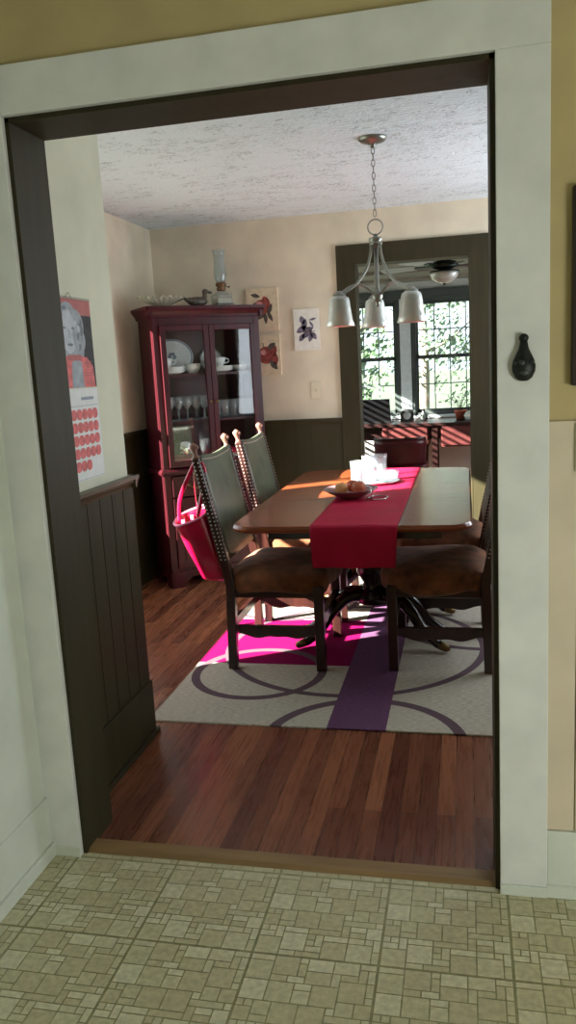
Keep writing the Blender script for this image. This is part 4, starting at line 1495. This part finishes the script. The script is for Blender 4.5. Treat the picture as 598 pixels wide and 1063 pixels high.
def fruit(x, y, z, r, mat, name, label):
    t = thing(name, label, 'fruit', (x, y, z))
    MB().lathe([(0.0, -0.80*r), (0.35*r, -0.88*r), (0.75*r, -0.65*r), (r, 0.0), (0.85*r, 0.6*r), (0.5*r, 0.88*r), (0.18*r, 0.84*r), (0.0, 0.70*r)], seg=20).build('body', M[mat], t)
    MB().tube([(0, 0, 0.70*r), (0.004, 0, 1.0*r), (0.010, 0, 1.15*r)], 0.0018, 5).build('stem', M['stem'], t)


fruit(0.625, 1.795, TT+0.046, 0.036, 'apple', 'apple', 'reddish apple in the bowl, nearest the glass candle holders')
fruit(0.540, 1.80, TT+0.042, 0.032, 'peach', 'peach', 'pale yellow peach in the bowl, towards the bag chair')
fruit(0.588, 1.855, TT+0.047, 0.031, 'apple', 'apple', 'darker apple behind the two front fruits in the bowl')

ws = thing('wire_stand', 'bright silver wire loop stand beside the fruit bowl', 'wire stand', (0.715, 1.74, TT))
b = MB().tube([(0.045*math.cos(2*PI*q/24)+0.005, 0.055*math.sin(2*PI*q/24)+0.02, 0.004) for q in range(24)], 0.003, 6, closed=True)
b.build('base_loop', M['silver'], ws)
b = MB().tube([(-0.020, -0.030, 0.004), (-0.022, -0.030, 0.060)], 0.003, 6).tube(smoothpath([(-0.022, -0.03, 0.060), (-0.045, -0.01, 0.066), (-0.062, 0.03, 0.062)], 4), 0.003, 6)
b.build('upright', M['silver'], ws)

tr = MB().lathe([(0, 0), (0.11, 0), (0.125, 0.006), (0.135, 0.012), (0.133, 0.014), (0.12, 0.009), (0.11, 0.005), (0, 0.005)], seg=36).build('candle_tray', M['silver'])
tr.location = (0.650, 2.27, TT)
tag(tr, 'round silver tray under the candle glasses on the runner', 'tray')


def candle_glass(x, y, z, r, h, label, ch_):
    t = thing('candle_holder', label, 'candle holder', (x, y, z), 0, 'glass candle holders on the runner')
    MB().lathe([(0, 0), (r*0.95, 0), (r, 0.006), (r*0.95, h*0.3), (r, h*0.8), (r*1.08, h), (r*1.04, h), (r*0.96, h*0.8), (r*0.90, h*0.3), (r*0.85, 0.012), (0, 0.012)], seg=24).build('glass', M['candle_glass'], t)
    MB().lathe([(0, 0.013), (r*0.6, 0.013), (r*0.6, ch_), (r*0.5, ch_+0.003), (0, ch_)], seg=18).build('candle', M['wax'], t)
    MB().tube([(0, 0, ch_), (0.001, 0, ch_+0.010)], 0.001, 5).build('wick', M['black'], t)


candle_glass(0.615, 2.31, TT+0.006, 0.034, 0.135, 'tall clear candle glass at the middle of the cluster on the tray', 0.085)
candle_glass(0.675, 2.34, TT+0.006, 0.034, 0.138, 'tall clear candle glass next to the low clear bowl', 0.08)
candle_glass(0.535, 2.42, TT, 0.035, 0.100, 'shorter candle glass off the tray, towards the sunny chair', 0.055)
candle_glass(0.640, 2.21, TT+0.006, 0.028, 0.060, 'small low candle glass in front of the two tall ones', 0.04)
o = MB().lathe([(0, 0), (0.03, 0), (0.036, 0.01), (0.045, 0.05), (0.043, 0.05), (0.033, 0.012), (0, 0.010)], seg=24).build('glass_bowl', M['glassware'])
o.location = (0.735, 2.27, TT+0.012)
tag(o, 'low clear glass bowl beside the candle glasses', 'bowl')

# ---------------------------------------------------------------- back room things
dk = thing('writing_desk', 'long red brown desk under the grid windows in the back room', 'desk', (0.6, 6.2, 0))
MB().box(-0.62, 0.95, 0.0, 0.62, 0.735, 0.765).build('desktop', M['desk_dark'], dk, bevel=0.004)
for x0, x1 in ((-0.31, 0.16), (0.285, 0.85)):
    p = MB().box(x0, x1, 0.03, 0.58, 0.52, 0.736).build('drawer_case', M['desk'], dk)
    MB().box(x0+0.012, x1-0.012, 0.012, 0.031, 0.535, 0.728).build('drawer_front', M['desk'], p, bevel=0.003)
    MB().lathe([(0.005, 0), (0.005, 0.01), (0.012, 0.018), (0, 0.024)], ((x0+x1)/2, 0.012, 0.63), (0, -1, 0), 12).build('knob', M['brass'], p)
for x in (-0.58, -0.285, 0.22, 0.90):
    for y in (0.06, 0.55):
        MB().beam((x, y, 0), (x, y, 0.74), 0.045, 0.045, 0, 0.06, 0.06).build('leg', M['desk_dark'], dk)
for x0, x1 in ((-0.60, -0.311), (0.161, 0.284)):
    MB().box(x0, x1, 0.08, 0.58, 0.60, 0.737).build('apron', M['desk_dark'], dk)

lp = thing('laptop', 'open black laptop on the desk in the back room', 'laptop', (0.225, 6.42, 0.765), math.radians(-6))
MB().box(-0.15, 0.15, -0.02, 0.20, 0, 0.018).build('keyboard_base', M['black'], lp, bevel=0.003)
MB().prism([(0, 0), (0.012, 0), (-0.040, 0.235), (-0.052, 0.233)], (-0.15, -0.015, 0.018), (0, 1, 0), (0, 0, 1), (0.30, 0, 0)).build('lid', M['black'], lp)
MB().prism([(0.0122, 0.015), (0.0135, 0.015), (-0.035, 0.225), (-0.0362, 0.225)], (-0.14, -0.015, 0.018), (0, 1, 0), (0, 0, 1), (0.28, 0, 0)).build('screen', M['screen'], lp)

sp = thing('desk_clock', 'small dark desk clock between the two grid windows', 'clock', (0.53, 6.55, 0.765), 0)
b = MB().prism([(-0.07, 0), (0.07, 0), (0.07, 0.09), (0.05, 0.12), (0.0, 0.13), (-0.05, 0.12), (-0.07, 0.09)], (0, -0.03, 0), (1, 0, 0), (0, 0, 1), (0, 0.06, 0))
b.build('case', M['pewter'], sp, bevel=0.003)
MB().lathe([(0, 0), (0.038, 0), (0.040, 0.004), (0.036, 0.006), (0, 0.006)], (0, -0.03, 0.062), (0, -1, 0), 24).build('dial', M['sash_light'], sp)
o = MB().lathe([(0, 0), (0.035, 0), (0.045, 0.03), (0.03, 0.075), (0.012, 0.10), (0.016, 0.125), (0.013, 0.125), (0.009, 0.10), (0.025, 0.07), (0, 0.02)], seg=20).build('bud_vase', M['pewter'])
o.location = (0.70, 6.55, 0.765)
tag(o, 'small grey bud vase next to the desk clock', 'vase')

pl = thing('potted_plant', 'potted plant with sparse leaves on the desk by the grid window', 'plant', (1.08, 6.52, 0.765))
MB().lathe([(0, 0), (0.045, 0), (0.062, 0.085), (0.068, 0.085), (0.068, 0.10), (0.058, 0.10), (0.05, 0.08), (0, 0.075)], seg=22).build('pot', M['terracotta'], pl)
b = MB()
s_ = MB()
rr = random.Random(3)
for k in range(15):
    a = k*2.4
    L = rr.uniform(0.12, 0.26)
    el = rr.uniform(0.5, 1.35)
    tip = V((math.cos(a)*math.cos(el)*L, math.sin(a)*math.cos(el)*L, 0.08+math.sin(el)*L))
    s_.tube(smoothpath([(0, 0, 0.07), tip*0.5+V((0, 0, 0.06)), tip], 4), 0.0022, 5)
    d = V((math.cos(a), math.sin(a), 0.25)).normalized()
    sd = V((-math.sin(a), math.cos(a), 0))
    ll = rr.uniform(0.05, 0.09)
    for q in range(3):
        c = tip*(1-0.18*q)+V((0, 0, 0.01*q))
        dd = (d*0.7+sd*(q-1)*0.8).normalized()
        ss = dd.cross(V((0, 0, 1))).normalized()
        b.add([c, c+dd*ll*0.5+ss*ll*0.22, c+dd*ll, c+dd*ll*0.5-ss*ll*0.22], [(0, 1, 2, 3)])
s_.build('stems', M['stem'], pl)
b.build('leaves', M['leaf'], pl)
o = MB().lathe([(0, 0), (0.05, 0), (0.075, 0.012), (0.09, 0.05), (0.07, 0.085), (0.03, 0.095), (0.034, 0.102), (0, 0.104)], seg=24).build('ginger_jar', M['china'])
o.location = (1.20, 6.40, 0.765)
tag(o, 'round white jar beside the potted plant on the desk', 'jar')

dc = thing('desk_chair', 'low dark red leather chair drawn up to the back room desk', 'chair', (0.535, 5.55, 0), 0)


def cback(u, v):
    a = PI*(1.0+u)
    return (0.215*math.cos(a)*(1+0.06*v), 0.20*math.sin(a)*(1+0.08*v)*0.55-0.10, 0.44+0.245*v)


MB().grid(cback, 20, 6).build('backrest', M['oxblood'], dc, solid=0.03)
MB().tube([V(cback(k/20, 1.0))+V((0, 0, 0.006)) for k in range(21)], 0.014, 8).build('top_rail', M['chair_wood'], dc)
for s in (-1, 1):
    MB().tube(smoothpath([(s*0.228, -0.11, 0.665), (s*0.24, 0.02, 0.64), (s*0.235, 0.15, 0.625), (s*0.23, 0.20, 0.60)], 5), 0.018, 8, flat=0.8).build('arm', M['arm_wood'], dc)
    MB().beam((s*0.225, 0.16, 0.41), (s*0.232, 0.16, 0.615), 0.03, 0.03).build('arm_post', M['chair_wood'], dc)
    for y in (-0.17, 0.19):
        MB().beam((s*0.22, y*1.1, 0), (s*0.19, y, 0.39), 0.03, 0.03, 0, 0.042, 0.042).build('leg', M['chair_wood'], dc)
MB().prism(round_rect(0.245, 0.23, 0.06, 5), (0, 0.02, 0.38), (1, 0, 0), (0, 1, 0), (0, 0, 0.07)).build('seat', M['oxblood'], dc, bevel=0.012)

# ceiling fan
cf = thing('ceiling_fan', 'ceiling fan with a white bowl light in the back room', 'ceiling fan', (0.972, 5.0, PZ))
MB().lathe([(0, 0), (0.085, 0), (0.085, -0.02), (0.055, -0.035), (0.10, -0.045), (0.115, -0.06), (0.115, -0.085), (0.07, -0.10), (0.05, -0.105), (0.05, -0.115), (0, -0.115)], seg=28).build('motor_housing', M['fan_metal'], cf)
lk = MB().lathe([(0.05, -0.112), (0.122, -0.116), (0.126, -0.124), (0.118, -0.128), (0, -0.128)], seg=28).build('light_kit', M['fan_metal'], cf)
MB().lathe([(0.118, -0.126), (0.116, -0.145), (0.10, -0.175), (0.07, -0.200), (0.03, -0.213), (0.0, -0.215)], seg=28).build('glass_bowl', M['frost'], lk)
MB().lathe([(0.012, -0.210), (0.014, -0.218), (0.008, -0.228), (0, -0.236)], seg=14).build('finial', M['fan_metal'], lk)
for k in range(5):
    a = math.radians(20+72*k)
    ca, sa = math.cos(a), math.sin(a)
    poly = [(0.20, -0.045), (0.28, -0.058), (0.50, -0.066), (0.54, -0.055), (0.555, 0.0), (0.54, 0.055), (0.50, 0.066), (0.28, 0.058), (0.20, 0.045)]
    e2 = V((-sa*0.98, ca*0.98, 0.2))
    bl = MB().prism(poly, (0, 0, -0.072), (ca, sa, 0), e2, (0, 0, 0.006)).build('blade', M['fan_blade'], cf)
    MB().prism([(0.09, -0.018), (0.24, -0.030), (0.26, 0), (0.24, 0.030), (0.09, 0.018)], (0, 0, -0.078), (ca, sa, 0), e2, (0, 0, 0.006)).build('blade_iron', M['fan_metal'], bl)
